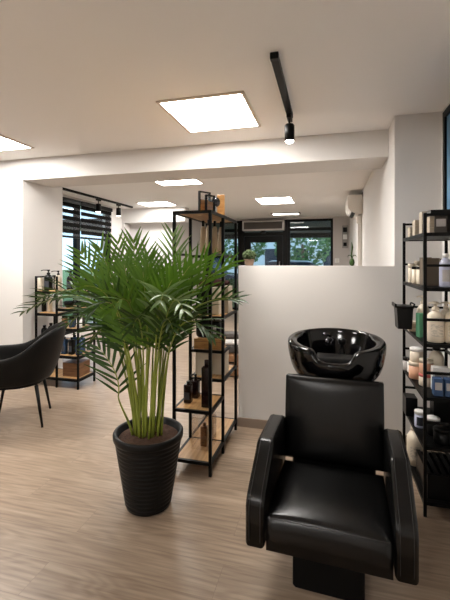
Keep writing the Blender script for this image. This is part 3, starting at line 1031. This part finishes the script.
def bez(p, t):
    a, b_, c, d = p
    s = 1 - t
    return a * s ** 3 + b_ * 3 * s * s * t + c * 3 * s * t * t + d * t ** 3

def cane_base(a, r):
    return Vector((PX + r * math.cos(a), PY + r * math.sin(a), .392))

def frond(p0, c, m, t, lmax, npair, droop, leaf_m, twist=.7, lift=.3, wmax=.0088):
    """one cane from the pot to the crown point c, then the feather leaf c-m-t"""
    O = Vector((PX, PY, 0))
    p0, c, m, t = p0 - O, c - O, m - O, t - O
    ctl = m * 2 - (c + t) * .5
    d0 = (ctl - c).normalized()
    ln0 = (c - p0).length
    k1 = p0 + (Vector((0, 0, 1)) + (c - p0).normalized()).normalized() * ln0 * .36
    k2 = c - (d0 + (c - p0).normalized()).normalized() * ln0 * .25
    b = MB()
    n1 = 10
    b.tube([bez((p0, k1, k2, c), i / n1) for i in range(n1 + 1)], .006, 7, radii=[.0078 - .0036 * i / n1 for i in range(n1 + 1)])
    b.build('cane', M['stem'], palm)
    b = MB()
    b.use(leaf_m)
    b.use(M['stem'])
    n2 = 24
    q = [c * (1 - u) ** 2 + ctl * 2 * u * (1 - u) + t * u * u for u in [i / n2 for i in range(n2 + 1)]]
    b.tube(q, .004, 5, radii=[.0046 - .0034 * i / n2 for i in range(n2 + 1)])
    b.use(leaf_m)
    acc = [0]
    for i in range(n2):
        acc.append(acc[-1] + (q[i + 1] - q[i]).length)
    up = Vector((0, 0, 1))
    view = Vector((PX, PY, 0)).normalized()
    for i in range(npair):
        s = (i + .4) / npair
        L = s * acc[-1] * .99
        k = max(j for j in range(n2) if acc[j] <= L)
        u = (L - acc[k]) / (acc[k + 1] - acc[k])
        o = q[k].lerp(q[k + 1], u)
        tg = (q[k + 1] - q[k]).normalized()
        sa = tg.cross(up)
        sb = tg.cross(view)
        if sa.dot(sb) < 0:
            sa = -sa
        side = (sa * (1 - twist) + sb * twist).normalized()
        nrm = side.cross(tg).normalized()
        if nrm.z < 0 and abs(nrm.z) > .25:
            nrm = -nrm
        prof = .5 + .5 * math.sin(PI * min(1.0, .12 + s * .75))
        prof *= 1 - .42 * max(0, s - .6) / .4
        ang = 1.0 - .62 * s
        for sg in (-1, 1):
            l = lmax * prof * random.uniform(.88, 1.1)
            a = ang * random.uniform(.88, 1.12)
            d = (tg * math.cos(a) + side * sg * math.sin(a) + nrm * lift * random.uniform(.5, 1.3)).normalized()
            ns = 6
            prev = None
            pos = o.copy()
            w = wmax * random.uniform(.85, 1.12)
            wid = d.cross(nrm).normalized()
            for kk in range(ns + 1):
                e = kk / ns
                ww = w * (.3 + .7 * math.sin(PI * min(.5, e * 1.7 + .02))) * (1 - e ** 2.4) + .0004
                fold = d.cross(wid).normalized()
                if fold.dot(nrm) < 0:
                    fold = -fold
                vc = b.bm.verts.new(pos)
                l1 = b.bm.verts.new(pos + wid * ww + fold * ww * .3)
                r1 = b.bm.verts.new(pos - wid * ww + fold * ww * .3)
                if prev:
                    for quad in ((prev[1], l1, vc, prev[0]), (prev[0], vc, r1, prev[2])):
                        f = b.bm.faces.new(quad)
                        f.material_index = b.cur
                        f.smooth = True
                prev = (vc, l1, r1)
                pos = pos + d * (l / ns)
                d = (d + Vector((0, 0, -1)) * droop * (e + .2) * random.uniform(.7, 1.3)).normalized()
                wid = (wid - d * wid.dot(d)).normalized()
    b.build('frond', None, palm, recalc=False)

G, D, P_ = M['leaf'], M['leaf_dark'], M['leaf_pale']
FR = [
    # crown, mid, tip (picture points), depths of the three, angle and radius in the pot, leaflet length, pairs, droop, leaf, twist
    ((126, 345), (102, 294), (80, 250), (2.03, 2.0, 1.98), 3.0, .07, .25, 21, .05, G, .8),
    ((131, 345), (114, 288), (99, 246), (2.0, 1.96, 1.92), 3.4, .055, .25, 21, .05, G, .8),
    ((136, 345), (125, 288), (117, 239), (2.1, 2.12, 2.14), 2.6, .05, .24, 21, .05, G, .85),
    ((141, 345), (137, 288), (133, 238), (2.03, 2.0, 1.98), 2.2, .03, .24, 21, .05, G, .85),
    ((147, 348), (147, 300), (149, 256), (1.98, 1.95, 1.92), 4.2, .03, .24, 20, .06, G, .85),
    ((152, 345), (158, 304), (168, 270), (2.05, 2.05, 2.05), 5.6, .03, .23, 20, .06, G, .85),
    ((160, 340), (172, 290), (173, 232), (2.1, 2.2, 2.24), 1.0, .06, .26, 21, .09, P_, .9),
    ((161, 345), (181, 294), (208, 256), (2.05, 2.08, 2.12), .2, .06, .22, 20, .06, G, .75),
    ((165, 345), (190, 296), (234, 262), (2.05, 2.05, 2.05), .1, .075, .20, 20, .08, G, .6),
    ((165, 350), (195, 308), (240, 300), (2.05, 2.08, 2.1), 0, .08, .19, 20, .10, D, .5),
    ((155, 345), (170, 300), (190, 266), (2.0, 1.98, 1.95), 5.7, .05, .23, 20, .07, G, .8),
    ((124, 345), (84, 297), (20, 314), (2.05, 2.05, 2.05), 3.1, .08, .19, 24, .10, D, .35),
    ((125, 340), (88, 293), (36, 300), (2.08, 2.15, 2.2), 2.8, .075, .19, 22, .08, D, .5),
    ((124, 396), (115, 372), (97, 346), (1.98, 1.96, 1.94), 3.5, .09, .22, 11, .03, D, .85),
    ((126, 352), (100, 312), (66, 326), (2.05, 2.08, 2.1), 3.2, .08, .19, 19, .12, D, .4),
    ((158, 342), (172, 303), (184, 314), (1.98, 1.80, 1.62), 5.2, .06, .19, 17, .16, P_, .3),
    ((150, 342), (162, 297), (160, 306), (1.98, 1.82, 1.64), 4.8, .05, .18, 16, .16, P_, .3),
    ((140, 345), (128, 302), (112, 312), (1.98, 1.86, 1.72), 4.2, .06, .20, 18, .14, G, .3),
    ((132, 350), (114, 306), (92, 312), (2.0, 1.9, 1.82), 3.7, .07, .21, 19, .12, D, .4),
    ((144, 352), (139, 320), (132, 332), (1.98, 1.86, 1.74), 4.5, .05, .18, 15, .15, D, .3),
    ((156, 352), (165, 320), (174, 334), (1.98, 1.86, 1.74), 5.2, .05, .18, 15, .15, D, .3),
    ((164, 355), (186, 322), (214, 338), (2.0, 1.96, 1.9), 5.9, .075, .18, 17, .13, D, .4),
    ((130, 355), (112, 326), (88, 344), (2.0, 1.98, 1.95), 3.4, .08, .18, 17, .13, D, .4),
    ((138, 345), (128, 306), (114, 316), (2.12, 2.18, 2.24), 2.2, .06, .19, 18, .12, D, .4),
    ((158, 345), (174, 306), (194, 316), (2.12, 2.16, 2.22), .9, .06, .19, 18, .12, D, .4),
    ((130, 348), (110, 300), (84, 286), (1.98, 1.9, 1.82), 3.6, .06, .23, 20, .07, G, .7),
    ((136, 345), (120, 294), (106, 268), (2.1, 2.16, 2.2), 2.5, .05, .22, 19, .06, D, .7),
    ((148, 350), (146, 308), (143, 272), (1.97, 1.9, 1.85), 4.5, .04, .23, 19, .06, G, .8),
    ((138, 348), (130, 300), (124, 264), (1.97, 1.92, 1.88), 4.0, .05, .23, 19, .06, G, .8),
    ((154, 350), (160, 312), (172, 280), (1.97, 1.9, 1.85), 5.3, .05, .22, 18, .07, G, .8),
]
for (cpt, mpt, tpt, ys, ba, br_, ll, npr, dr, lm, tw) in FR:
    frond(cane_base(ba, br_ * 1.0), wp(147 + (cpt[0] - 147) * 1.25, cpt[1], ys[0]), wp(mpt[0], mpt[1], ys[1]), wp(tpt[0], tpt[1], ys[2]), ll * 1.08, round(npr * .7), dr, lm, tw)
# a few bare canes that end among the leaves
for k in range(4):
    a = 2 * PI * k / 4 + .9
    p0 = cane_base(a, .055) - Vector((PX, PY, 0))
    b = MB()
    pts = [p0 + Vector((math.cos(a) * .07 * (i / 6) ** 1.6, math.sin(a) * .07 * (i / 6) ** 1.6, .085 * i)) for i in range(7)]
    b.tube(pts, .01, 8, radii=[.0125 - .0012 * i for i in range(7)])
    b.build('cane', M['stem'], palm)

# ------------------------------------------------------------------ backwash chair with basin
CH = empty('backwash_chair', (-.006, 1.468, 0), math.radians(-3.2), 'black leather shampoo chair with a glossy black wash basin behind its backrest', 'salon chair')
LE = M['leather']
HW = .311
def arm(sx):
    prof = [(0, .278), (.48, .278), (.52, .32), (.53, .56), (.515, .598), (.49, .607), (.225, .607), (.20, .60), (.165, .57), (.07, .505), (.03, .475), (.012, .455), (0, .43)]
    b = MB()
    x0, x1 = sx * (HW - .078), sx * HW
    b.prism(prof, 'X', min(x0, x1), max(x0, x1), .015, 4)
    for f in b.bm.faces:
        f.smooth = True
    o = b.build('armrest', LE, CH)
    md = o.modifiers.new('wn', 'WEIGHTED_NORMAL')
    for xx in (min(x0, x1) + .017, max(x0, x1) - .017):
        s = MB()
        path = [(xx, y + (-.0012 if y < .2 else 0), z_ + .0012) for (y, z_) in prof[4:][::-1]]
        s.tube([(xx, -.0012, .30)] + path, .0011, 5)
        s.build('seam_stitching', M['stitch'], o)
for sx in (-1, 1):
    arm(sx)

def cushion(name, x0, x1, y0, y1, z0, z1, dome, front_r, parent, nx=18, ny=18):
    """soft upholstered block: rounded edges and a crowned top"""
    b = MB()
    def top(u, v):
        e = (1 - abs(2 * u - 1) ** 5) * (1 - abs(2 * v - 1) ** 6)
        return z1 - .012 + .012 * e + dome * math.sin(PI * u) * math.sin(PI * min(1, v * .9 + .05))
    rows = []
    for j in range(ny + 1):
        v = j / ny
        rows.append([(x0 + (x1 - x0) * i / nx, y0 + (y1 - y0) * v, top(i / nx, v)) for i in range(nx + 1)])
    vt = b.grid(rows)
    vb = b.grid([[(p[0], p[1], z0) for p in row] for row in rows])
    def side(la, lb):
        mid = []
        for a, c in zip(la, lb):
            pass
        for i in range(len(la) - 1):
            f = b.bm.faces.new((la[i], la[i + 1], lb[i + 1], lb[i])); f.smooth = True
    side(vt[0], vb[0]); side(vt[-1], vb[-1])
    side([r_[0] for r_ in vt], [r_[0] for r_ in vb]); side([r_[-1] for r_ in vt], [r_[-1] for r_ in vb])
    es = [e for e in b.bm.edges if len(e.link_faces) == 2 and e.calc_face_angle(0) > 1.0]
    bmesh.ops.recalc_face_normals(b.bm, faces=b.bm.faces[:])
    bmesh.ops.bevel(b.bm, geom=es, offset=.012, segments=3, affect='EDGES', profile=.5)
    for f in b.bm.faces:
        f.smooth = True
    return b.build(name, LE, parent)
SW = HW - .082
seat = cushion('seat', -SW, SW, .012, .46, .268, .412, .018, .02, CH)
s = MB(); s.tube([(-SW + .012, .0105, .398), (0, .0105, .3985), (SW - .012, .0105, .398)], .0013, 5); s.build('seam_stitching', M['stitch'], seat)
# backrest: a leaning pad
bk = cushion('backrest', -.238, .238, -.40, 0, -.085, 0, .012, .02, CH)
# lay it upright, leaning back: local y -> down the back
bk.rotation_euler = (math.radians(90 - 9), 0, 0)
bk.location = (0, .545, .798)
# seat pan, rear bracket, pedestal
b = MB(); b.bx(-SW, SW, .06, .52, .245, .267, .004); b.build('seat_frame', M['black_metal'], CH)
b = MB(); b.bx(-.2, .2, .52, .60, .26, .42, .01); b.build('rear_bracket', M['black_metal'], CH)
b = MB()
b.prism([(-.152, .012), (-.14, 0), (.128, 0), (.14, .012), (.14, .245), (-.152, .245)], 'Y', .19, .85, .006, 2)
b.build('pedestal', M['black_metal'], CH)
b = MB()
b.prism([(-.11, .20), (.11, .20), (.10, .86), (-.10, .86)], 'Y', .72, .86, .02, 3); b.build('basin_column', M['black_metal'], CH)
b = MB(); b.bx(-.205, -.185, .50, .505, .425, .455); b.build('care_tag', M['yellow'], CH)

# basin
BC = Vector((0, .86, .0))
nu = 72
def basin_rows():
    rows = []
    # profile parameter: (radius factor, height factor, kind)
    P0 = [(.34, 0.0), (.52, .02), (.72, .18), (.88, .42), (.97, .70), (1.0, .90), (1.0, .97), (.975, 1.0)]
    for rf, hf in P0:
        rows.append([('o', rf, hf)] * nu)
    return rows
zb0, zr0 = .705, .940
def rim_h(a):
    """rim height by angle; a=0 towards the sitter"""
    a = abs(a)
    k = 1 / (1 + math.exp((a - .39) / .03))       # neck cut-out
    side = 1 / (1 + math.exp((a - 2.2) / .05))    # raised wings end near the back
    return zr0 - .058 * k - .006 * (1 - side) - .027 * math.cos(a)
def thick(a):
    a = abs(a)
    side = 1 / (1 + math.exp((a - 2.15) / .06))
    k = 1 / (1 + math.exp((a - .40) / .05))
    return .03 + .030 * side - .02 * k
rows = []
RXB, RYB = .276, .255
outer = [(.5, 0.0), (.70, .035), (.84, .17), (.93, .40), (.98, .68), (1.0, .90), (.992, .98)]
for rf, hf in outer:
    row = []
    for i in range(nu):
        a = 2 * PI * i / nu
        aa = a if a <= PI else a - 2 * PI
        zr = rim_h(aa)
        row.append((RXB * rf * math.sin(aa), BC.y - RYB * rf * math.cos(aa), zb0 + (zr - zb0) * hf))
    rows.append(row)
for q, dz in ((.25, .004), (.75, .004), (1.0, -.006), (1.06, -.03)):
    row = []
    for i in range(nu):
        a = 2 * PI * i / nu
        aa = a if a <= PI else a - 2 * PI
        zr = rim_h(aa)
        th = thick(aa) * q
        row.append(((RXB - th) * math.sin(aa), BC.y - (RYB - th) * math.cos(aa), zr + dz))
    rows.append(row)
for rf, zz in ((.72, .81), (.62, .785), (.45, .765), (.2, .755)):
    rows.append([(RXB * rf * math.sin(2 * PI * i / nu), BC.y - RYB * rf * math.cos(2 * PI * i / nu), zz) for i in range(nu)])
b = MB()
vr = b.grid(rows, close_u=True)
b.bm.faces.new(vr[0][::-1]); b.bm.faces.new(vr[-1])
bas = b.build('basin', M['gloss_black'], CH, sub=1, smooth=True)
# tap and shower hose standing on the rear ledge of the basin
b = MB()
TY = BC.y + .10
b.lathe([(.026, .80), (.024, .915), (.019, .933), (0, .937)], (-.03, TY, 0), 18)
b.tube([(-.03, TY, .912), (-.045, TY - .06, .93), (-.05, TY - .10, .91)], .013, 12)
b.tube([(-.03, TY, .933), (-.05, TY - .015, .95), (-.075, TY - .03, .952)], .008, 10)
b.build('tap', M['chrome'], bas)
b = MB()
b.lathe([(.018, .80), (.018, .85), (.012, .855), (.012, .89), (.022, .895), (.024, .92), (.016, .927), (0, .927)], (.035, TY, 0), 18)
b.build('hand_shower', M['black_plastic'], bas)
b = MB(); b.lathe([(.0, .760), (.024, .760), (.022, .764), (0, .765)], (0, BC.y - .02, 0), 18); b.build('drain', M['chrome'], bas)
b = MB()
nn = 12
b.grid([[((.055 + .012 * math.cos(c)) * math.sin(a) * 1.35, BC.y - RYB + .03 - .0 + .012 * math.sin(c) + .012 * math.cos(a), .846 + .028 * (1 - math.cos(a * 1.0)) + .006 * math.cos(c)) for c in [2 * PI * j / 8 for j in range(8)]] for a in [-1.15 + 2.3 * i / nn for i in range(nn + 1)]], close_u=True)
b.build('neck_rest', M['black_plastic'], bas)

# ------------------------------------------------------------------ charcoal armchair on the left
AC = empty('armchair', (-2.605, 2.79, 0), math.atan2(-.225, -.37) + PI / 2, 'charcoal leather tub armchair with slim black legs at the left picture edge', 'armchair')
# local: front is -y
W_, Dk = .29, .27
def upath(t):
    """t -1..1 around the shell, returns x, y, outward normal"""
    s = abs(t)
    sg = 1 if t >= 0 else -1
    if s > .5:
        k = (s - .5) / .5
        return sg * W_, .02 - k * .31, Vector((sg, 0, 0))
    a = s / .5 * PI / 2
    x, y = W_ * math.sin(a), .02 + Dk * math.cos(a)
    n = Vector((x / W_ ** 2, (y - .02) / Dk ** 2, 0)).normalized()
    return sg * x, y, Vector((n.x * sg, n.y, 0))
def shell_h(t):
    s = abs(t)
    k = 1 / (1 + math.exp((s - .36) / .07))
    return .60 + .225 * k
nt_ = 56
outr, inr = [], []
b = MB()
ZB = .345
levels = [(0, -.06), (.12, -.018), (.35, .012), (.65, .03), (.9, .042), (1, .036)]
rows = []
for q, off in levels:
    row = []
    for i in range(nt_ + 1):
        t = -1 + 2 * i / nt_
        x, y, n = upath(t)
        h = shell_h(t)
        lean = .05 * q * max(0, h - .6) / .22
        p = Vector((x, y, ZB + (h - ZB) * q)) + n * (off + lean)
        row.append(p)
    rows.append(row)
for q, off in [(1.012, .018), (1.0, -.004), (.9, -.010), (.6, -.018), (.25, -.026)]:
    row = []
    for i in range(nt_ + 1):
        t = -1 + 2 * i / nt_
        x, y, n = upath(t)
        h = shell_h(t)
        lean = .05 * q * max(0, h - .6) / .22
        p = Vector((x, y, ZB + (h - ZB) * q)) + n * (off + lean)
        row.append(p)
    rows.append(row)
vr = b.grid(rows, close_v=True)
b.bm.faces.new([r_[0] for r_ in vr]); b.bm.faces.new([r_[-1] for r_ in vr][::-1])
b.build('shell', M['chair_skin'], AC, sub=1)
b = MB()
poly = []
for i in range(nt_ + 1):
    x, y, n = upath(-1 + 2 * i / nt_)
    poly.append((x * .80, y * .80 - .02))
b.prism(poly, 'Z', .36, .47, .02, 3)
for f in b.bm.faces: f.smooth = True
b.build('seat_cushion', M['chair_skin'], AC)
b = MB(); b.prism([(p[0] * .92, p[1] * .92) for p in poly], 'Z', .335, .362, .004, 1); b.build('seat_base', M['black_metal'], AC)
for sx in (-1, 1):
    for sy in (-1, 1):
        b = MB()
        b.tube([(sx * .165, sy * .155 + .005, .34), (sx * .215, sy * .215, .0)], .012, 12, radii=[.016, .009])
        b.build('leg', M['black_metal'], AC)

# ------------------------------------------------------------------ small things around the half wall and the back room
r = empty('topiary', (wx(249.3, 3.235), 3.235, 1.3525), 0, 'small round boxwood ball in a taupe pot on the half wall end', 'potted plant')
b = MB(); b.lathe([(.030, 0), (.034, .004), (.044, .05), (.047, .05), (.047, .056), (.040, .056), (0, .05)], seg=24); b.build('pot', M['terracotta'], r)
b = MB()
bmesh.ops.create_icosphere(b.bm, subdivisions=4, radius=1)
for v in b.bm.verts:
    k = 1 + random.uniform(-.09, .09)
    v.co = Vector((v.co.x * .058 * k, v.co.y * .058 * k, .088 + v.co.z * .045 * k))
b.build('foliage', M['moss'], r, smooth=False)

r = empty('succulent', (wx(352, 3.235), 3.235, 1.3525), 0, 'small dark green bulbous plant with an upright shoot on the half wall', 'potted plant')
b = MB(); b.lathe([(.008, 0), (.016, .008), (.021, .025), (.018, .045), (.009, .058), (.004, .062), (0, .063)], seg=20); b.build('bulb', M['leaf_dark'], r)
b = MB(); b.tube([(0, 0, .06), (-.003, 0, .10), (.002, 0, .15), (-.002, 0, .19)], .004, 7, radii=[.004, .006, .007, .002]); b.build('shoot', M['leaf_dark'], r)
for sg in (-1, 1):
    b = MB(); b.tube([(0, 0, .06), (sg * .012, 0, .085), (sg * .028, 0, .085), (sg * .034, 0, .068)], .003, 6, radii=[.003, .004, .004, .001]); b.build('leaf', M['leaf_dark'], r)

# wall air conditioner high on the passage wall
r = empty('air_conditioner', (.524, 6.75, 2.13), 0, 'white split air conditioner high on the right passage wall', 'air conditioner')
b = MB()
prof = [(0, .0), (-.10, .0), (-.17, .03), (-.215, .09), (-.225, .16), (-.225, .27), (-.205, .295), (0, .295)]
b.prism(prof, 'Y', -.4, .4, .008, 2); b.build('body', M['ac'], r)
b = MB(); b.prism([(-.115, -.004), (-.165, .024), (-.160, .03), (-.110, .002)], 'Y', -.36, .36); b.build('louvre', M['black_plastic'], r)
b = MB(); b.bx(-.006, 0, -.43, .43, .26, .33); b.build('shadow_strip', M['grey_card'], r)  # thin dark strip drawn in for the shadow above the unit
b = MB(); b.bx(-.08, -.001, -.25, -.12, -.14, -.01, .004); o = b.build('pipe_cover', M['ac'], r)
b = MB(); b.bx(-.06, -.001, -.22, -.15, -.9, -.14, .004); b.build('conduit', M['ac'], r)

def wall_plate(name, x, z0, z1, w, label, cat, parts):
    r = empty(name, (x, BACK - .001, z0), 0, label, cat)
    b = MB(); b.bx(-w / 2, w / 2, -.03, 0, 0, z1 - z0, .004); b.build('plate', M['steel'] if name == 'control_panel' else M['white_pl'], r)
    for (px0, px1, pz0, pz1, m, nm) in parts:
        b = MB(); b.bx(px0, px1, -.045, -.029, pz0, pz1, .003); b.build(nm, m, r)
wall_plate('control_panel', wx(345, BACK), 1.70, 2.27, .14, 'tall grey panel with three small units on the back wall', 'control panel',
           [(-.05, .05, .40, .52, M['black_plastic'], 'display'), (-.05, .05, .22, .34, M['white_pl'], 'dial'), (-.04, .04, .05, .14, M['black_plastic'], 'switch')])
wall_plate('light_switch', wx(337, BACK), 1.33, 1.44, .11, 'small white switch on the back wall beside the window', 'switch', [(-.03, .03, .02, .09, M['ac'], 'rocker')])

# framed blue picture on the right wall
r = empty('framed_picture', (.8145, 2.585, 1.66), 0, 'large black-framed picture in blue tones on the right wall above the rack', 'picture')
b = MB(); frame_rect(b, -.035, 0, -.43, .43, 0, .775, .045, 'X'); b.build('frame', M['black_metal'], r)
b = MB(); b.bx(-.02, -.004, -.385, .385, .045, .73); b.build('picture', M['print'], r)

# ------------------------------------------------------------------ outdoors
b = MB(); b.bx(-40, 30, BACK + .2, 60, -.14, -.12); b.bx(-40, -5.3, -20, BACK + .2, -.14, -.12); o = b.build('ground', M['grass']); o['kind'] = 'structure'

def tree(x, y, h, w, label, seed):
    rnd = random.Random(seed)
    r = empty('garden_tree', (x, y, -.12), 0, label, 'tree', 'trees outside')
    b = MB(); b.tube([(0, 0, 0), (.05, .02, h * .3), (0, 0, h * .6)], .1, 8, radii=[.13, .1, .06]); b.build('trunk', M['bark'], r)
    b = MB()
    for k in range(1400):
        a, u, rr = rnd.uniform(0, 2 * PI), rnd.uniform(-1, 1), rnd.uniform(.55, 1) ** .5
        s = math.sqrt(1 - u * u)
        c = Vector((math.cos(a) * s * w * rr, math.sin(a) * s * w * rr, h * .62 + u * h * .36 * rr))
        d1 = Vector((rnd.uniform(-1, 1), rnd.uniform(-1, 1), rnd.uniform(-1, 1))).normalized()
        d2 = d1.cross(Vector((rnd.uniform(-1, 1), rnd.uniform(-1, 1), rnd.uniform(-1, 1)))).normalized()
        s1 = rnd.uniform(.08, .16)
        vs = [b.bm.verts.new(c + d1 * s1 * p + d2 * s1 * .5 * q) for p, q in ((-1, 0), (0, -1), (1, 0), (0, 1))]
        b.bm.faces.new(vs)
    b.build('crown', M['foliage'], r, recalc=False)
tree(-8.4, 8.2, 4.2, 1.3, 'leafy green tree outside the left half of the side window', 1)
tree(-4.6, 20.5, 4.4, 1.5, 'green tree outside behind the entrance door', 2)
tree(-1.2, 19.0, 3.8, 1.4, 'green tree outside the right end of the shop window', 3)
tree(2.6, 22.0, 4.6, 1.5, 'tree outside beyond the right edge of the shop front', 4)
tree(-8.6, 22.0, 4.6, 1.7, 'green tree outside left of the entrance door', 5)
def hedge(x, y, label, seed):
    rnd = random.Random(seed)
    b = MB()
    for k in range(1200):
        c = Vector((rnd.uniform(-.9, .9), rnd.uniform(-.35, .35), rnd.uniform(0, .8)))
        d1 = Vector((rnd.uniform(-1, 1), rnd.uniform(-1, 1), rnd.uniform(-1, 1))).normalized()
        d2 = d1.cross(Vector((rnd.uniform(-1, 1), rnd.uniform(-1, 1), rnd.uniform(-1, 1)))).normalized()
        vs = [b.bm.verts.new(c + d1 * .09 * p + d2 * .05 * q) for p, q in ((-1, 0), (0, -1), (1, 0), (0, 1))]
        b.bm.faces.new(vs)
    o = b.build('hedge', M['foliage'], None, (x, y, -.12), recalc=False)
    tag(o, label, 'hedge', 'hedges outside')
hedge(-.4, 13.6, 'low green hedge outside the shop window', 11)
hedge(-2.6, 13.8, 'low green hedge outside the entrance door', 12)

def car(x, y, m, label, rz=0):
    r = empty('parked_car', (x, y, -.12), rz, label, 'car', 'cars parked outside')
    b = MB(); b.prism([(-2.0, .3), (2.0, .3), (2.05, .6), (1.9, .82), (1.0, .95), (-1.9, .98), (-2.05, .7)], 'Y', -.82, .82, .06, 2); b.build('body', m, r)
    b = MB(); b.prism([(-1.75, .95), (.95, .95), (.35, 1.42), (-1.35, 1.45)], 'Y', -.7, .7, .04, 2); b.build('cabin', M['car_dark'], r)
    b = MB(); b.prism([(-1.40, 1.44), (.36, 1.42), (.2, 1.49), (-1.2, 1.51)], 'Y', -.68, .68, .02, 1); b.build('roof', m, r)
    for sx in (-1.25, 1.25):
        for sy in (-.76, .76):
            b = MB(); b.lathe([(0, -.1), (.32, -.1), (.32, .1), (0, .1)], (sx, sy, .32), 20, rot=(PI / 2, 0, 0)); b.build('wheel', M['tyre'], r)
car(-1.0, 16.4, M['car_paint'], 'pale silver car parked outside the shop window')
car(-5.4, 16.6, M['car_dark'], 'dark car parked outside the entrance door')
def house(x, y, w, h, label, rz=0):
    r = empty('neighbour_house', (x, y, -.12), rz, label, 'building', 'pale buildings outside')
    b = MB(); b.bx(-w / 2, w / 2, 0, 4, 0, h, .02); b.build('wall', M['render_wall'], r)
    for k in range(int(w // 2)):
        for zz in (.9, 3.6):
            if zz + 1.4 < h:
                xx = -w / 2 + 1.2 + 2 * k
                b = MB(); b.bx(xx - .5, xx + .5, -.03, .02, zz, zz + 1.4); b.build('house_window', M['car_dark'], r)
    b = MB(); b.bx(-w / 2 - .2, w / 2 + .2, -.2, 4.2, h, h + .15); b.build('roof', M['grey_card'], r)
house(-3, 27, 20, 6.5, 'wide pale building across the street behind the trees')
house(-13, 9.5, 7, 5.5, 'pale building outside the side window', PI / 2)

r = empty('balcony', (-1.5, BACK + .2, 2.42), 0, 'dark balcony slab overhanging the pavement outside the shop front', 'balcony')
b = MB(); b.bx(-7, 6, 0, 4.6, 0, .25, .01); b.build('slab', M['grey_card'], r)
b = MB(); b.bx(-7, 6, 4.5, 4.6, -.18, 0, .004); b.build('fascia', M['dark_frame'], r)
# daylight
w = bpy.data.worlds.new('sky')
scn.world = w
w.use_nodes = True
bg = w.node_tree.nodes['Background']
bg.inputs[0].default_value = (.60, .80, 1, 1)
bg.inputs[1].default_value = 1.5

# ------------------------------------------------------------------ camera and view
cam = bpy.data.cameras.new('camera')
co = bpy.data.objects.new('camera', cam)
COL.objects.link(co)
co.location = (0, 0, EYE)
co.rotation_euler = (PI / 2, 0, math.atan2(SN, CS))
cam.sensor_fit = 'HORIZONTAL'
cam.sensor_width = 36
cam.lens = 36 * FPX / 450
cam.shift_y = -(300 - HORIZON) / 450
cam.clip_start = .05
cam.clip_end = 200
scn.camera = co
scn.view_settings.view_transform = 'Standard'
scn.view_settings.look = 'None'
scn.view_settings.gamma = 1
scn.view_settings.use_curve_mapping = False
scn.view_settings.exposure = .76
